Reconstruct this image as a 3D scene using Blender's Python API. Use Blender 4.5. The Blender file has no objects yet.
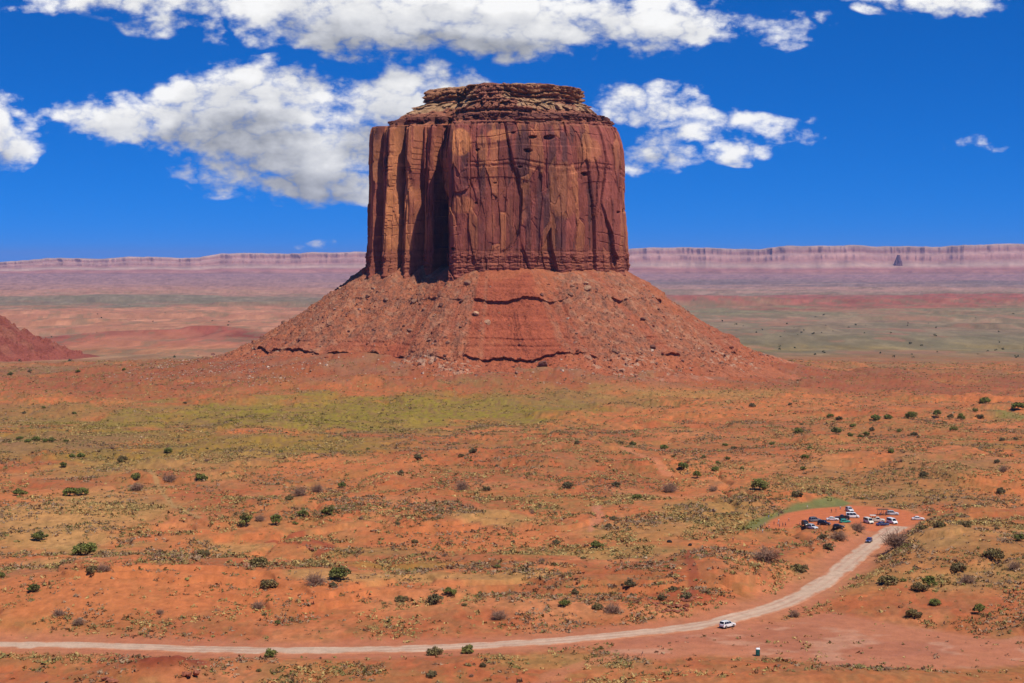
import bpy, bmesh, math, random
import numpy as np
from mathutils import Vector, Matrix, Euler

R = math.radians
SC = bpy.context.scene
COL = SC.collection
random.seed(7)
rng = np.random.default_rng(11)

# ------------------------------------------------------------------ camera
CAM_Z = 113.0
FPX = 1650.0
PITCH = math.atan(79.5 / FPX)
cam = bpy.data.cameras.new('camera')
cam.sensor_width = 36.0
cam.lens = 36.0 * FPX / 1024.0
cam.clip_start = 1.0
cam.clip_end = 200000.0
cam_o = bpy.data.objects.new('camera', cam)
COL.objects.link(cam_o)
cam_o.location = (0, 0, CAM_Z)
cam_o.rotation_euler = (R(90) - PITCH, 0, 0)
SC.camera = cam_o

# ------------------------------------------------------------------ sun, sky, exposure
SUN_EL = R(60)
SUN_XY = Vector((0.70, -0.71)).normalized()
SUN_DIR = Vector((SUN_XY.x * math.cos(SUN_EL), SUN_XY.y * math.cos(SUN_EL), math.sin(SUN_EL)))
sun = bpy.data.lights.new('sun', 'SUN')
sun.energy = 5.0
sun.angle = R(0.53)
sun.color = (1.0, 0.93, 0.80)
sun_o = bpy.data.objects.new('sun', sun)
COL.objects.link(sun_o)
sun_o.rotation_euler = (-SUN_DIR).to_track_quat('-Z', 'Y').to_euler()
sun_o.location = (0, 0, 3000)
SC.view_settings.view_transform = 'Standard'
SC.view_settings.look = 'None'
SC.view_settings.exposure = 0.0
SC.view_settings.gamma = 1.0
SC.view_settings.use_curve_mapping = False
SC.cycles.max_bounces = 6
SC.cycles.diffuse_bounces = 1
SC.cycles.volume_bounces = 0

SKY_STRENGTH = 0.08
world = bpy.data.worlds.new('World')
SC.world = world
world.use_nodes = True


class NT:
    """tiny helper to write node maths as expressions"""
    def __init__(self, tree):
        self.t = tree
        tree.nodes.clear()

    def n(self, typ, **kw):
        nd = self.t.nodes.new(typ)
        for k, v in kw.items():
            setattr(nd, k, v)
        return nd

    def put(self, sock, v):
        if isinstance(v, bpy.types.NodeSocket):
            self.t.links.new(v, sock)
        else:
            sock.default_value = v

    def m(self, op, a, b=None, c=None, clamp=False):
        nd = self.n('ShaderNodeMath', operation=op)
        nd.use_clamp = clamp
        self.put(nd.inputs[0], a)
        if b is not None:
            self.put(nd.inputs[1], b)
        if c is not None:
            self.put(nd.inputs[2], c)
        return nd.outputs[0]

    def ramp(self, x, a, b, to0=0.0, to1=1.0, smooth=True):
        nd = self.n('ShaderNodeMapRange')
        nd.interpolation_type = 'SMOOTHSTEP' if smooth else 'LINEAR'
        self.put(nd.inputs['Value'], x)
        for k, v in (('From Min', a), ('From Max', b), ('To Min', to0), ('To Max', to1)):
            self.put(nd.inputs[k], v)
        return nd.outputs[0]

    def comb(self, x, y, z):
        nd = self.n('ShaderNodeCombineXYZ')
        for i, v in enumerate((x, y, z)):
            self.put(nd.inputs[i], v)
        return nd.outputs[0]

    def noise(self, vec, scale, detail=4.0, rough=0.55, dist=0.0, lac=2.0):
        nd = self.n('ShaderNodeTexNoise')
        self.put(nd.inputs['Vector'], vec)
        nd.inputs['Scale'].default_value = scale
        nd.inputs['Detail'].default_value = detail
        nd.inputs['Roughness'].default_value = rough
        nd.inputs['Distortion'].default_value = dist
        nd.inputs['Lacunarity'].default_value = lac
        return nd.outputs['Fac']

    def mix(self, fac, a, b, mode='MIX'):
        nd = self.n('ShaderNodeMix', data_type='RGBA', blend_type=mode)
        self.put(nd.inputs[0], fac)
        for s, v in ((nd.inputs[6], a), (nd.inputs[7], b)):
            if isinstance(v, tuple) and len(v) == 3:
                v = v + (1.0,)
            self.put(s, v)
        return nd.outputs[2]


def build_world():
    g = NT(world.node_tree)
    tc = g.n('ShaderNodeTexCoord')
    sep = g.n('ShaderNodeSeparateXYZ')
    g.put(sep.inputs[0], tc.outputs['Generated'])
    x, y, z = sep.outputs
    # the deep blue of a dry, high plateau: sky texture read a little above the true elevation
    zz = g.m('ADD', g.m('MULTIPLY', g.m('MAXIMUM', z, 0.0), 1.6), 0.10)
    nrm = g.n('ShaderNodeVectorMath', operation='NORMALIZE')
    g.put(nrm.inputs[0], g.comb(x, y, zz))
    sky = g.n('ShaderNodeTexSky', sky_type='NISHITA')
    sky.sun_disc = False
    sky.sun_elevation = SUN_EL
    sky.sun_rotation = math.atan2(SUN_XY.x, SUN_XY.y)
    sky.altitude = 1700
    sky.air_density = 1.0
    sky.dust_density = 0.2
    sky.ozone_density = 3.0
    g.put(sky.inputs[0], nrm.outputs[0])
    blue = g.mix(1.0, sky.outputs[0], SKY_TINT, 'MULTIPLY')
    # clouds: a layer of cumulus described by direction (u across, v up)
    yy = g.m('MAXIMUM', g.m('ABSOLUTE', y), 0.02)
    u = g.m('MULTIPLY', g.m('DIVIDE', x, yy), 10.0)
    v = g.m('MULTIPLY', g.m('DIVIDE', z, yy), 10.0)
    # warp
    p = g.comb(u, g.m('MULTIPLY', v, 1.5), 0.0)
    w1 = g.m('MULTIPLY', g.m('SUBTRACT', g.noise(p, 2.2, 3, .5), .5), 0.42)
    w2 = g.m('MULTIPLY', g.m('SUBTRACT', g.noise(g.comb(v, u, 3.3), 2.2, 3, .5), .5), 0.22)
    uw = g.m('ADD', u, w1)
    vw = g.m('ADD', v, w2)
    n1 = g.noise(p, 1.7, 9, .62)
    fine = g.noise(g.comb(u, g.m('MULTIPLY', v, 1.9), 9.0), 6.0, 6, .62)
    bn = g.noise(g.comb(u, g.m('MULTIPLY', v, 1.5), 2.0), 3.2, 5, .52)
    puff = g.m('ABSOLUTE', g.m('MULTIPLY_ADD', bn, 2.0, -1.0))
    n1b = g.m('ADD', g.m('MULTIPLY', g.m('SUBTRACT', puff, .17), 1.5), g.m('MULTIPLY_ADD', fine, .8, .10))

    def field(du, dv, fine):
        F = None
        uu = g.m('ADD', uw, du); vv = g.m('ADD', vw, dv)
        for (cx, cy, rx, ry, wgt, dark) in CLOUDS:
            cu, cv, ru, rv = (cx - 512) / 165.0, (262 - cy) / 165.0, rx / 165.0, ry / 165.0
            a = g.m('MULTIPLY_ADD', uu, 1 / ru, -cu / ru)
            b = g.m('MULTIPLY_ADD', vv, 1 / rv, -cv / rv)
            d2 = g.m('MULTIPLY_ADD', a, a, g.m('MULTIPLY', b, b))
            f = g.m('MULTIPLY', g.m('SUBTRACT', 1.0, d2, clamp=True), wgt)
            F = f if F is None else g.m('ADD', F, f)
        F = g.m('MINIMUM', F, 1.25)
        if fine:
            na, nb = n1, n1b
        else:
            na = g.noise(g.comb(g.m('ADD', u, du), g.m('MULTIPLY', g.m('ADD', v, dv), 1.5), 0.0), 1.7, 6, .58)
            nb = None
        fld = g.m('ADD', F, g.m('MULTIPLY', g.m('SUBTRACT', na, .5), 2.5))
        if nb is not None:
            fld = g.m('ADD', fld, g.m('MULTIPLY', g.m('SUBTRACT', nb, .5), 1.7))
        return F, fld
    F, fld = field(0.0, 0.0, True)
    F2, up = field(0.05, 0.11, False)
    F3, up2 = field(0.08, 0.26, False)
    dens = g.m('MULTIPLY', g.ramp(fld, 0.02, 1.12), g.ramp(F, 0.0, 0.14))
    light = g.m('SUBTRACT', 0.98, g.m('MULTIPLY', g.ramp(up, .25, 1.5), .24))
    light = g.m('SUBTRACT', light, g.m('MULTIPLY', g.ramp(up2, .35, 1.5), .36))
    light = g.m('ADD', light, g.m('MULTIPLY', g.m('SUBTRACT', n1b, .5), .26))
    light = g.m('MINIMUM', g.m('MAXIMUM', light, 0.24), 0.98)
    ccol = g.mix(g.ramp(light, .25, .9, smooth=False), (0.90, 0.96, 1.12), (1.0, 1.0, 1.0))
    cl = g.mix(1.0, ccol, g.comb(light, light, light), 'MULTIPLY')
    cl = g.mix(1.0, cl, (1 / SKY_STRENGTH,) * 3, 'MULTIPLY')
    out = g.mix(dens, blue, cl)
    bg = g.n('ShaderNodeBackground')
    g.put(bg.inputs[0], out)
    bg.inputs[1].default_value = SKY_STRENGTH
    o = g.n('ShaderNodeOutputWorld')
    g.t.links.new(bg.outputs[0], o.inputs[0])


SKY_TINT = (0.03, 0.70, 1.62)
# centre x, centre y, half width, half height, weight, grey core
CLOUDS = [
    (300, 2, 240, 48, 1.0, .5), (450, 28, 190, 42, 1.0, .6), (575, 22, 190, 44, 1.0, .4), (730, 28, 120, 20, .8, 0),
    (120, -8, 120, 28, .9, 0), (930, 0, 100, 24, .8, 0), (960, 8, 50, 14, .5, 0), (30, 10, 40, 10, .35, 0),
    (270, 122, 180, 58, 1.0, .9), (170, 122, 105, 42, .9, .5), (350, 168, 130, 42, 1.0, .7), (262, 82, 90, 30, .9, 0),
    (430, 98, 90, 40, .9, .2), (62, 117, 30, 16, .9, 0), (100, 122, 50, 22, .6, 0), (330, 192, 90, 18, .9, 0), (215, 180, 60, 18, .5, 0),
    (8, 142, 46, 40, 1.0, .2), (0, 110, 30, 22, .8, 0),
    (640, 104, 82, 22, .85, 0), (720, 121, 95, 15, .82, 0), (785, 135, 34, 11, .72, 0), (645, 152, 64, 30, .85, 0),
    (748, 156, 50, 16, .78, 0), (690, 138, 60, 9, .4, 0), (978, 147, 36, 11, .58, 0), (320, 243, 26, 8, .35, 0), (770, 48, 40, 8, .3, 0),
]
build_world()

# ------------------------------------------------------------------ noise
_perm = np.random.default_rng(3).permutation(256).astype(np.int32)
_perm = np.concatenate([_perm, _perm, _perm])
_val = np.random.default_rng(5).random(256).astype(np.float32)


def _h2(i, j):
    return _val[_perm[(_perm[i & 255] + j) & 255]]


def n2(x, y):
    xf = np.floor(x); yf = np.floor(y)
    i = xf.astype(np.int32); j = yf.astype(np.int32)
    a = (x - xf); b = (y - yf)
    a = a * a * (3 - 2 * a); b = b * b * (3 - 2 * b)
    return ((_h2(i, j) * (1 - a) + _h2(i + 1, j) * a) * (1 - b)
            + (_h2(i, j + 1) * (1 - a) + _h2(i + 1, j + 1) * a) * b)


def n3(x, y, z):
    zf = np.floor(z); k = zf.astype(np.int32)
    c = z - zf; c = c * c * (3 - 2 * c)
    xf = np.floor(x); yf = np.floor(y)
    i = xf.astype(np.int32); j = yf.astype(np.int32)
    a = (x - xf); b = (y - yf)
    a = a * a * (3 - 2 * a); b = b * b * (3 - 2 * b)

    def layer(kk):
        def h(ii, jj):
            return _val[_perm[(_perm[(_perm[ii & 255] + jj) & 255] + kk) & 255]]
        return ((h(i, j) * (1 - a) + h(i + 1, j) * a) * (1 - b)
                + (h(i, j + 1) * (1 - a) + h(i + 1, j + 1) * a) * b)
    return layer(k) * (1 - c) + layer(k + 1) * c


def f2(x, y, o=4, s=0.0, g=.5):
    x = np.asarray(x, np.float32) + np.float32(s * 17.3); y = np.asarray(y, np.float32) + np.float32(s * 9.7)
    t = 0; a = 1.0; w = 0
    for q in range(o):
        t = t + a * n2(x, y); w += a; a *= g
        x = x * 2.03 + 11.3; y = y * 2.03 + 5.1
    return t / w


def f3(x, y, z, o=4, s=0.0, g=.5):
    x = np.asarray(x, np.float32) + np.float32(s * 17.3); y = np.asarray(y, np.float32) + np.float32(s * 9.7)
    z = np.asarray(z, np.float32) + np.float32(s * 5.9)
    t = 0; a = 1.0; w = 0
    for q in range(o):
        t = t + a * n3(x, y, z); w += a; a *= g
        x = x * 2.03 + 11.3; y = y * 2.03 + 5.1; z = z * 2.03 + 7.7
    return t / w


def sstep(x, a, b):
    t = np.clip((x - a) / (b - a), 0, 1)
    return t * t * (3 - 2 * t)


def cells(x, y, seed=0, jit=.9):
    """broken slabs: random value of the nearest cell, and how near its border is"""
    x = np.asarray(x, np.float32) + seed * 13.7; y = np.asarray(y, np.float32) + seed * 7.3
    i = np.floor(x).astype(np.int32); j = np.floor(y).astype(np.int32)
    d1 = np.full(x.shape, 9., np.float32); d2 = d1.copy(); val = np.zeros(x.shape, np.float32)
    lx = np.zeros(x.shape, np.float32); ly = lx.copy()
    for a in (-1, 0, 1):
        for b in (-1, 0, 1):
            ii, jj = i + a, j + b
            px = ii + .5 + jit * (_h2(ii, jj) - .5); py = jj + .5 + jit * (_h2(ii + 71, jj + 33) - .5)
            d = np.hypot(x - px, y - py)
            n = d < d1
            d2 = np.where(n, d1, np.minimum(d2, d))
            val = np.where(n, _h2(ii + 19, jj + 151), val)
            lx = np.where(n, x - px, lx); ly = np.where(n, y - py, ly)
            d1 = np.where(n, d, d1)
    return val, d2 - d1, lx, ly


# ------------------------------------------------------------------ object helpers
def link(o, parent=None):
    COL.objects.link(o)
    if parent is not None:
        o.parent = parent
    return o


def tag(o, label=None, cat=None, group=None, kind=None):
    if label: o['label'] = label
    if cat: o['category'] = cat
    if group: o['group'] = group
    if kind: o['kind'] = kind
    return o


def empty(name, loc=(0, 0, 0), rz=0.0, size=1.0):
    o = bpy.data.objects.new(name, None)
    o.empty_display_size = size
    o.location = loc
    o.rotation_euler = (0, 0, rz)
    return link(o)


def grid_mesh(name, P, col=None, wrap=False, smooth=True):
    """P: (rows, cols, 3) -> quad grid mesh"""
    nr, nc = P.shape[:2]
    me = bpy.data.meshes.new(name)
    idx = np.arange(nr * nc).reshape(nr, nc)
    if wrap:
        idx = np.concatenate([idx, idx[:, :1]], 1)
    q = np.stack([idx[:-1, :-1], idx[:-1, 1:], idx[1:, 1:], idx[1:, :-1]], -1).reshape(-1, 4)
    raw_mesh(me, P.reshape(-1, 3), q, col.reshape(-1, 3) if col is not None else None, smooth)
    return me


def raw_mesh(me, V, Q, col=None, smooth=False):
    n = Q.shape[1]
    me.vertices.add(len(V))
    me.vertices.foreach_set('co', np.ascontiguousarray(V, np.float32).ravel())
    me.loops.add(Q.size)
    me.loops.foreach_set('vertex_index', np.ascontiguousarray(Q, np.int32).ravel())
    me.polygons.add(len(Q))
    me.polygons.foreach_set('loop_start', np.arange(0, Q.size, n, dtype=np.int32))
    me.polygons.foreach_set('loop_total', np.full(len(Q), n, np.int32))
    me.polygons.foreach_set('use_smooth', np.full(len(Q), smooth, bool))
    if col is not None:
        a = me.color_attributes.new('Col', 'FLOAT_COLOR', 'POINT')
        c = np.ones((len(V), 4), np.float32); c[:, :3] = col
        a.data.foreach_set('color', c.ravel())
    me.update(calc_edges=True)
    return me


def mesh_obj(name, me, mat, parent=None):
    o = bpy.data.objects.new(name, me)
    if mat is not None:
        me.materials.append(mat)
    return link(o, parent)


# ------------------------------------------------------------------ materials
def principled(name, col, rough=0.8, metal=0.0, spec=0.3, vary=0.12, scale=8.0):
    mat = bpy.data.materials.new(name)
    mat.use_nodes = True
    g = NT(mat.node_tree)
    tc = g.n('ShaderNodeTexCoord')
    ns = g.noise(tc.outputs['Object'], scale, 3, .6)
    k = g.ramp(ns, .3, .7, 1 - vary, 1 + vary, smooth=False)
    c = g.mix(1.0, col, g.comb(k, k, k), 'MULTIPLY')
    b = g.n('ShaderNodeBsdfPrincipled')
    g.put(b.inputs['Base Color'], c)
    b.inputs['Roughness'].default_value = rough
    b.inputs['Metallic'].default_value = metal
    b.inputs['Specular IOR Level'].default_value = spec
    o = g.n('ShaderNodeOutputMaterial')
    g.t.links.new(b.outputs[0], o.inputs[0])
    return mat


def vcol_rock(name, s_fine=0.35, stretch=(1, 1, 1), amp=.35, bump=1.0, dist=1.5, spec=.1, rough=.95):
    """rock or earth: colour attribute broken up by fine noise, with bump"""
    mat = bpy.data.materials.new(name)
    mat.use_nodes = True
    g = NT(mat.node_tree)
    at = g.n('ShaderNodeAttribute', attribute_name='Col')
    geo = g.n('ShaderNodeNewGeometry')
    mp = g.n('ShaderNodeMapping')
    g.put(mp.inputs[0], geo.outputs['Position'])
    mp.inputs['Scale'].default_value = stretch
    a = g.noise(mp.outputs[0], s_fine, 6, .65)
    b_ = g.noise(mp.outputs[0], s_fine * 6, 3, .6)
    k = g.m('ADD', g.ramp(a, .25, .75, 1 - amp, 1 + amp, smooth=False), g.ramp(b_, .3, .7, -amp * .45, amp * .45, smooth=False))
    c = g.mix(1.0, at.outputs['Color'], g.comb(k, k, k), 'MULTIPLY')
    bs = g.n('ShaderNodeBsdfPrincipled')
    g.put(bs.inputs['Base Color'], c)
    bs.inputs['Roughness'].default_value = rough
    bs.inputs['Specular IOR Level'].default_value = spec
    bp = g.n('ShaderNodeBump')
    bp.inputs['Strength'].default_value = bump
    bp.inputs['Distance'].default_value = dist
    g.put(bp.inputs['Height'], g.m('ADD', a, g.m('MULTIPLY', b_, .3)))
    g.put(bs.inputs['Normal'], bp.outputs[0])
    o = g.n('ShaderNodeOutputMaterial')
    g.t.links.new(bs.outputs[0], o.inputs[0])
    return mat


M_ground = vcol_rock('desert_sand', .25, amp=.18, bump=.5, dist=.8)
M_cliff = vcol_rock('sandstone_cliff', .16, (1, 1, .35), amp=.30, bump=.9, dist=2.0)
M_talus = vcol_rock('talus_rubble', .30, amp=.32, bump=1.0, dist=2.0)
M_mesa = vcol_rock('far_sandstone', .01, amp=.15, bump=.6, dist=30)
M_rock = vcol_rock('boulder_stone', .6, amp=.25, bump=.6, dist=.5)
M_leafy = vcol_rock('scrub_leaves', 1.5, amp=.2, bump=0.0, dist=.1, spec=.15, rough=.8)

# ------------------------------------------------------------------ the land's height
BC = np.array([-20.0, 1900.0])        # centre of the butte

_by = np.array([-3000, 0, 150, 300, 400, 440, 700, 900, 1200, 1500, 1800, 2200, 2500, 3200, 9000, 16000, 1e5])
_bz = np.array([100, 98, 50, 16, 2, 0, 0, -2, -5, -9, -14, -23, -38, -60, -60, -62, -62.])


def plane_at(px, py, z=0.0):
    """point where the sight line through a picture position meets the level z"""
    a = (px - 512) / FPX; b = (341.5 - py) / FPX
    d = Vector((a, math.cos(PITCH) + b * math.sin(PITCH), b * math.cos(PITCH) - math.sin(PITCH)))
    t = (z - CAM_Z) / d.z
    return d.x * t, d.y * t


# the road's centre line
_rp = [(-260, 640), (-120, 643), (0, 645), (90, 645.5), (200, 649.5), (330, 650.5), (430, 648), (520, 643.5), (600, 637), (680, 628.5),
       (740, 617), (790, 601), (830, 578), (858, 555), (882, 537), (898, 526.5)]
_rw = np.array([plane_at(*p) for p in _rp])


def spline(P, n=24):
    P = np.asarray(P, float)
    Q = np.vstack([2 * P[0] - P[1], P, 2 * P[-1] - P[-2]])
    out = []
    for i in range(1, len(Q) - 2):
        t = np.linspace(0, 1, n, endpoint=False)[:, None]
        p0, p1, p2, p3 = Q[i - 1], Q[i], Q[i + 1], Q[i + 2]
        out.append(.5 * ((2 * p1) + (-p0 + p2) * t + (2 * p0 - 5 * p1 + 4 * p2 - p3) * t ** 2 + (-p0 + 3 * p1 - 3 * p2 + p3) * t ** 3))
    out.append(P[-1:])
    return np.vstack(out)


ROAD = spline(_rw, 20)


def road_dist(x, y):
    """distance to the road's centre line (only looked for where it can matter)"""
    x = np.asarray(x, float); y = np.asarray(y, float)
    d = np.full(x.shape, 1e3)
    near = (y > 380) & (y < 800) & (np.abs(x) < 420)
    if near.any():
        xs, ys = x[near], y[near]
        dd = np.full(xs.shape, 1e3)
        for p in ROAD[::3]:
            dd = np.minimum(dd, (xs - p[0]) ** 2 + (ys - p[1]) ** 2)
        # refine by segment
        d2 = dd.copy()
        for a, b in zip(ROAD[:-3:3], ROAD[3::3]):
            ab = b - a; L = ab @ ab
            t = np.clip(((xs - a[0]) * ab[0] + (ys - a[1]) * ab[1]) / L, 0, 1)
            d2 = np.minimum(d2, (xs - a[0] - t * ab[0]) ** 2 + (ys - a[1] - t * ab[1]) ** 2)
        d[near] = np.sqrt(d2)
    return d


def poly_sd(x, y, pts):
    """signed distance to a closed outline, negative inside"""
    P = np.asarray(pts, float)
    d = np.full(np.shape(x), 1e18); inside = np.zeros(np.shape(x), bool)
    for i in range(len(P)):
        a = P[i]; b = P[(i + 1) % len(P)]
        ab = b - a
        t = np.clip(((x - a[0]) * ab[0] + (y - a[1]) * ab[1]) / (ab @ ab + 1e-9), 0, 1)
        d = np.minimum(d, (x - a[0] - t * ab[0]) ** 2 + (y - a[1] - t * ab[1]) ** 2)
        c = ((a[1] > y) != (b[1] > y)) & (x < (b[0] - a[0]) * (y - a[1]) / (b[1] - a[1] + 1e-12) + a[0])
        inside ^= c
    d = np.sqrt(d)
    return np.where(inside, -d, d)


LOT = [plane_at(*p) for p in [(752, 528), (768, 518), (790, 509), (815, 505), (850, 503.5), (900, 508), (925, 516), (925, 522), (905, 526), (893, 532),
                              (872, 531), (850, 529), (825, 529), (800, 527), (775, 529)]]
YARD = [plane_at(*p) for p in [(600, 650), (640, 640), (720, 630), (775, 622), (830, 614), (870, 620), (940, 632), (1040, 648), (1120, 660), (1120, 676),
                               (1024, 664), (940, 668), (880, 667), (820, 662), (760, 657), (700, 655), (660, 660)]]
GREEN = [plane_at(*p) for p in [(738, 533), (752, 522), (775, 512), (800, 504), (830, 500.5), (850, 502), (845, 505), (812, 507), (786, 512), (768, 520), (756, 529)]]


def gauss(x, y, px, py, rx, ry):
    cx, cy = plane_at(px, py)
    sx = rx * cy / FPX; sy = ry * cy * cy / (CAM_Z * FPX)
    return np.exp(-(((x - cx) / sx) ** 2 + ((y - cy) / sy) ** 2))


def H(x, y):
    x = np.asarray(x, float); y = np.asarray(y, float)
    z = np.interp(y, _by, _bz)
    # apron of the butte
    r = np.hypot(x - BC[0], y - BC[1])
    th = np.arctan2(y - BC[1], x - BC[0])
    wob = (f2(np.cos(th) * 3 + 9, np.sin(th) * 3 + 9, 3) - .5) * 60
    rr = np.maximum(r - 262 + wob, 0)
    z = z + 29 * np.exp(-(rr / (88 + 30 * sstep(-(x - BC[0]), 0, 260))) ** 1.25)
    near = sstep(y, 425, 470) * (1 - sstep(y, 2000, 2600))
    rd = road_dist(x, y)
    lot = poly_sd(x, y, LOT); yard = poly_sd(x, y, YARD)
    flat = sstep(np.minimum(np.minimum(rd - 6, lot), yard), 0, 16)
    big = (f2(x / 130, y / 150, 4, 1) - .5) * 11 + (f2(x / 38, y / 45, 3, 2) - .5) * 3.2
    # washes: thin winding grooves
    wsh = np.abs(f2(x / 90 + .2 * f2(x / 30, y / 30, 2, 6), y / 120, 3, 4) - .5)
    big = big - 2.0 * np.exp(-(wsh / .018) ** 2)
    small = (f2(x / 9, y / 9, 4, 3) - .5) * .9
    # low red banks: steps cut into the sand
    bank = f2(x / 55, y / 70, 3, 8)
    big = big + 1.8 * sstep(bank, .56, .575) + 1.5 * sstep(bank, .64, .652)
    z = z + near * flat * (big + small) + sstep(y, 1500, 2100) * (1 - sstep(y, 2700, 3300)) * (f2(x / 260, y / 420, 4, 14) - .5) * 16
    hill = gauss(x, y, 1010, 570, 110, 42) * 9 + gauss(x, y, 200, 590, 330, 26) * 4.5 + gauss(x, y, 480, 610, 150, 16) * 2.0
    hill = hill + gauss(x, y, 720, 575, 60, 20) * 3.0 + gauss(x, y, 850, 690, 170, 18) * 4.5
    z = z + hill * flat
    z = z + (gauss(x, y, 150, 681, 48, 10) * 5.2 * (.55 + .9 * f2(x / 9, y / 9, 4, 19)) + gauss(x, y, 182, 678, 16, 8) * 2.0 + gauss(x, y, 297, 541, 30, 5) * 3.0 + gauss(x, y, 705, 604, 34, 9) * 2.2)
    # far plain: long low swells and scarps
    far = sstep(y, 2600, 3600) * (1 - sstep(y, 15000, 20000))
    sw = f2(x / 1500, y / 1100, 4, 5)
    z = z + far * ((sw - .5) * 26 + 9 * sstep(f2(x / 900 + 3, y / 700, 4, 7), .55, .58) - 4)
    rid = np.exp(-((y - 7300 - 900 * (f2(x / 2500, 0 * x, 3, 9) - .5)) / 260) ** 2) * sstep(x, 200, 900)
    z = z + rid * 20 * (.4 + f2(x / 500, y / 300, 3, 10))
    ridl = np.exp(-((y - 3900 - 300 * (f2(x / 700, 0 * x, 3, 12) - .5)) / 150) ** 2) * sstep(-x, 500, 700) * (1 - sstep(-x, 900, 1150))
    z = z + ridl * 15 * (.5 + f2(x / 200, y / 100, 3, 11))
    return z


def hz(x, y):
    return float(H(np.array([x]), np.array([y]))[0])


_tt = np.concatenate([np.linspace(380, 1200, 400), np.geomspace(1200, 15000, 300)[1:]])


def at(px, py):
    """world point on the land seen at this place of the picture"""
    a = (px - 512) / FPX; b = (341.5 - py) / FPX
    dx, dy, dz = a, math.cos(PITCH) + b * math.sin(PITCH), b * math.cos(PITCH) - math.sin(PITCH)
    t = _tt / dy
    g = CAM_Z + dz * t - H(dx * t, dy * t)
    neg = np.nonzero(g < 0)[0]
    if not len(neg):
        t1 = t[-1]
    else:
        k = max(neg[0], 1)
        t1 = t[k - 1] + (t[k] - t[k - 1]) * g[k - 1] / (g[k - 1] - g[k])
    x, y = dx * t1, dy * t1
    return x, y, hz(x, y)


# ------------------------------------------------------------------ the land's colours (earth, gravel, thin grass, a painted cloud shadow far off)
SAND = np.array([.465, .148, .056]); RED = np.array([.37, .110, .046]); PALE = np.array([.49, .19, .085]); SAGE = np.array([.25, .135, .066])
STRAW = np.array([.36, .205, .07]); YGREEN = np.array([.235, .180, .030]); OLIVE = np.array([.23, .15, .055]); GREENS = np.array([.13, .16, .05])
REDDARK = np.array([.275, .082, .044]); PACKED = np.array([.40, .15, .08]); GREYV = np.array([.22, .14, .095])

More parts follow.
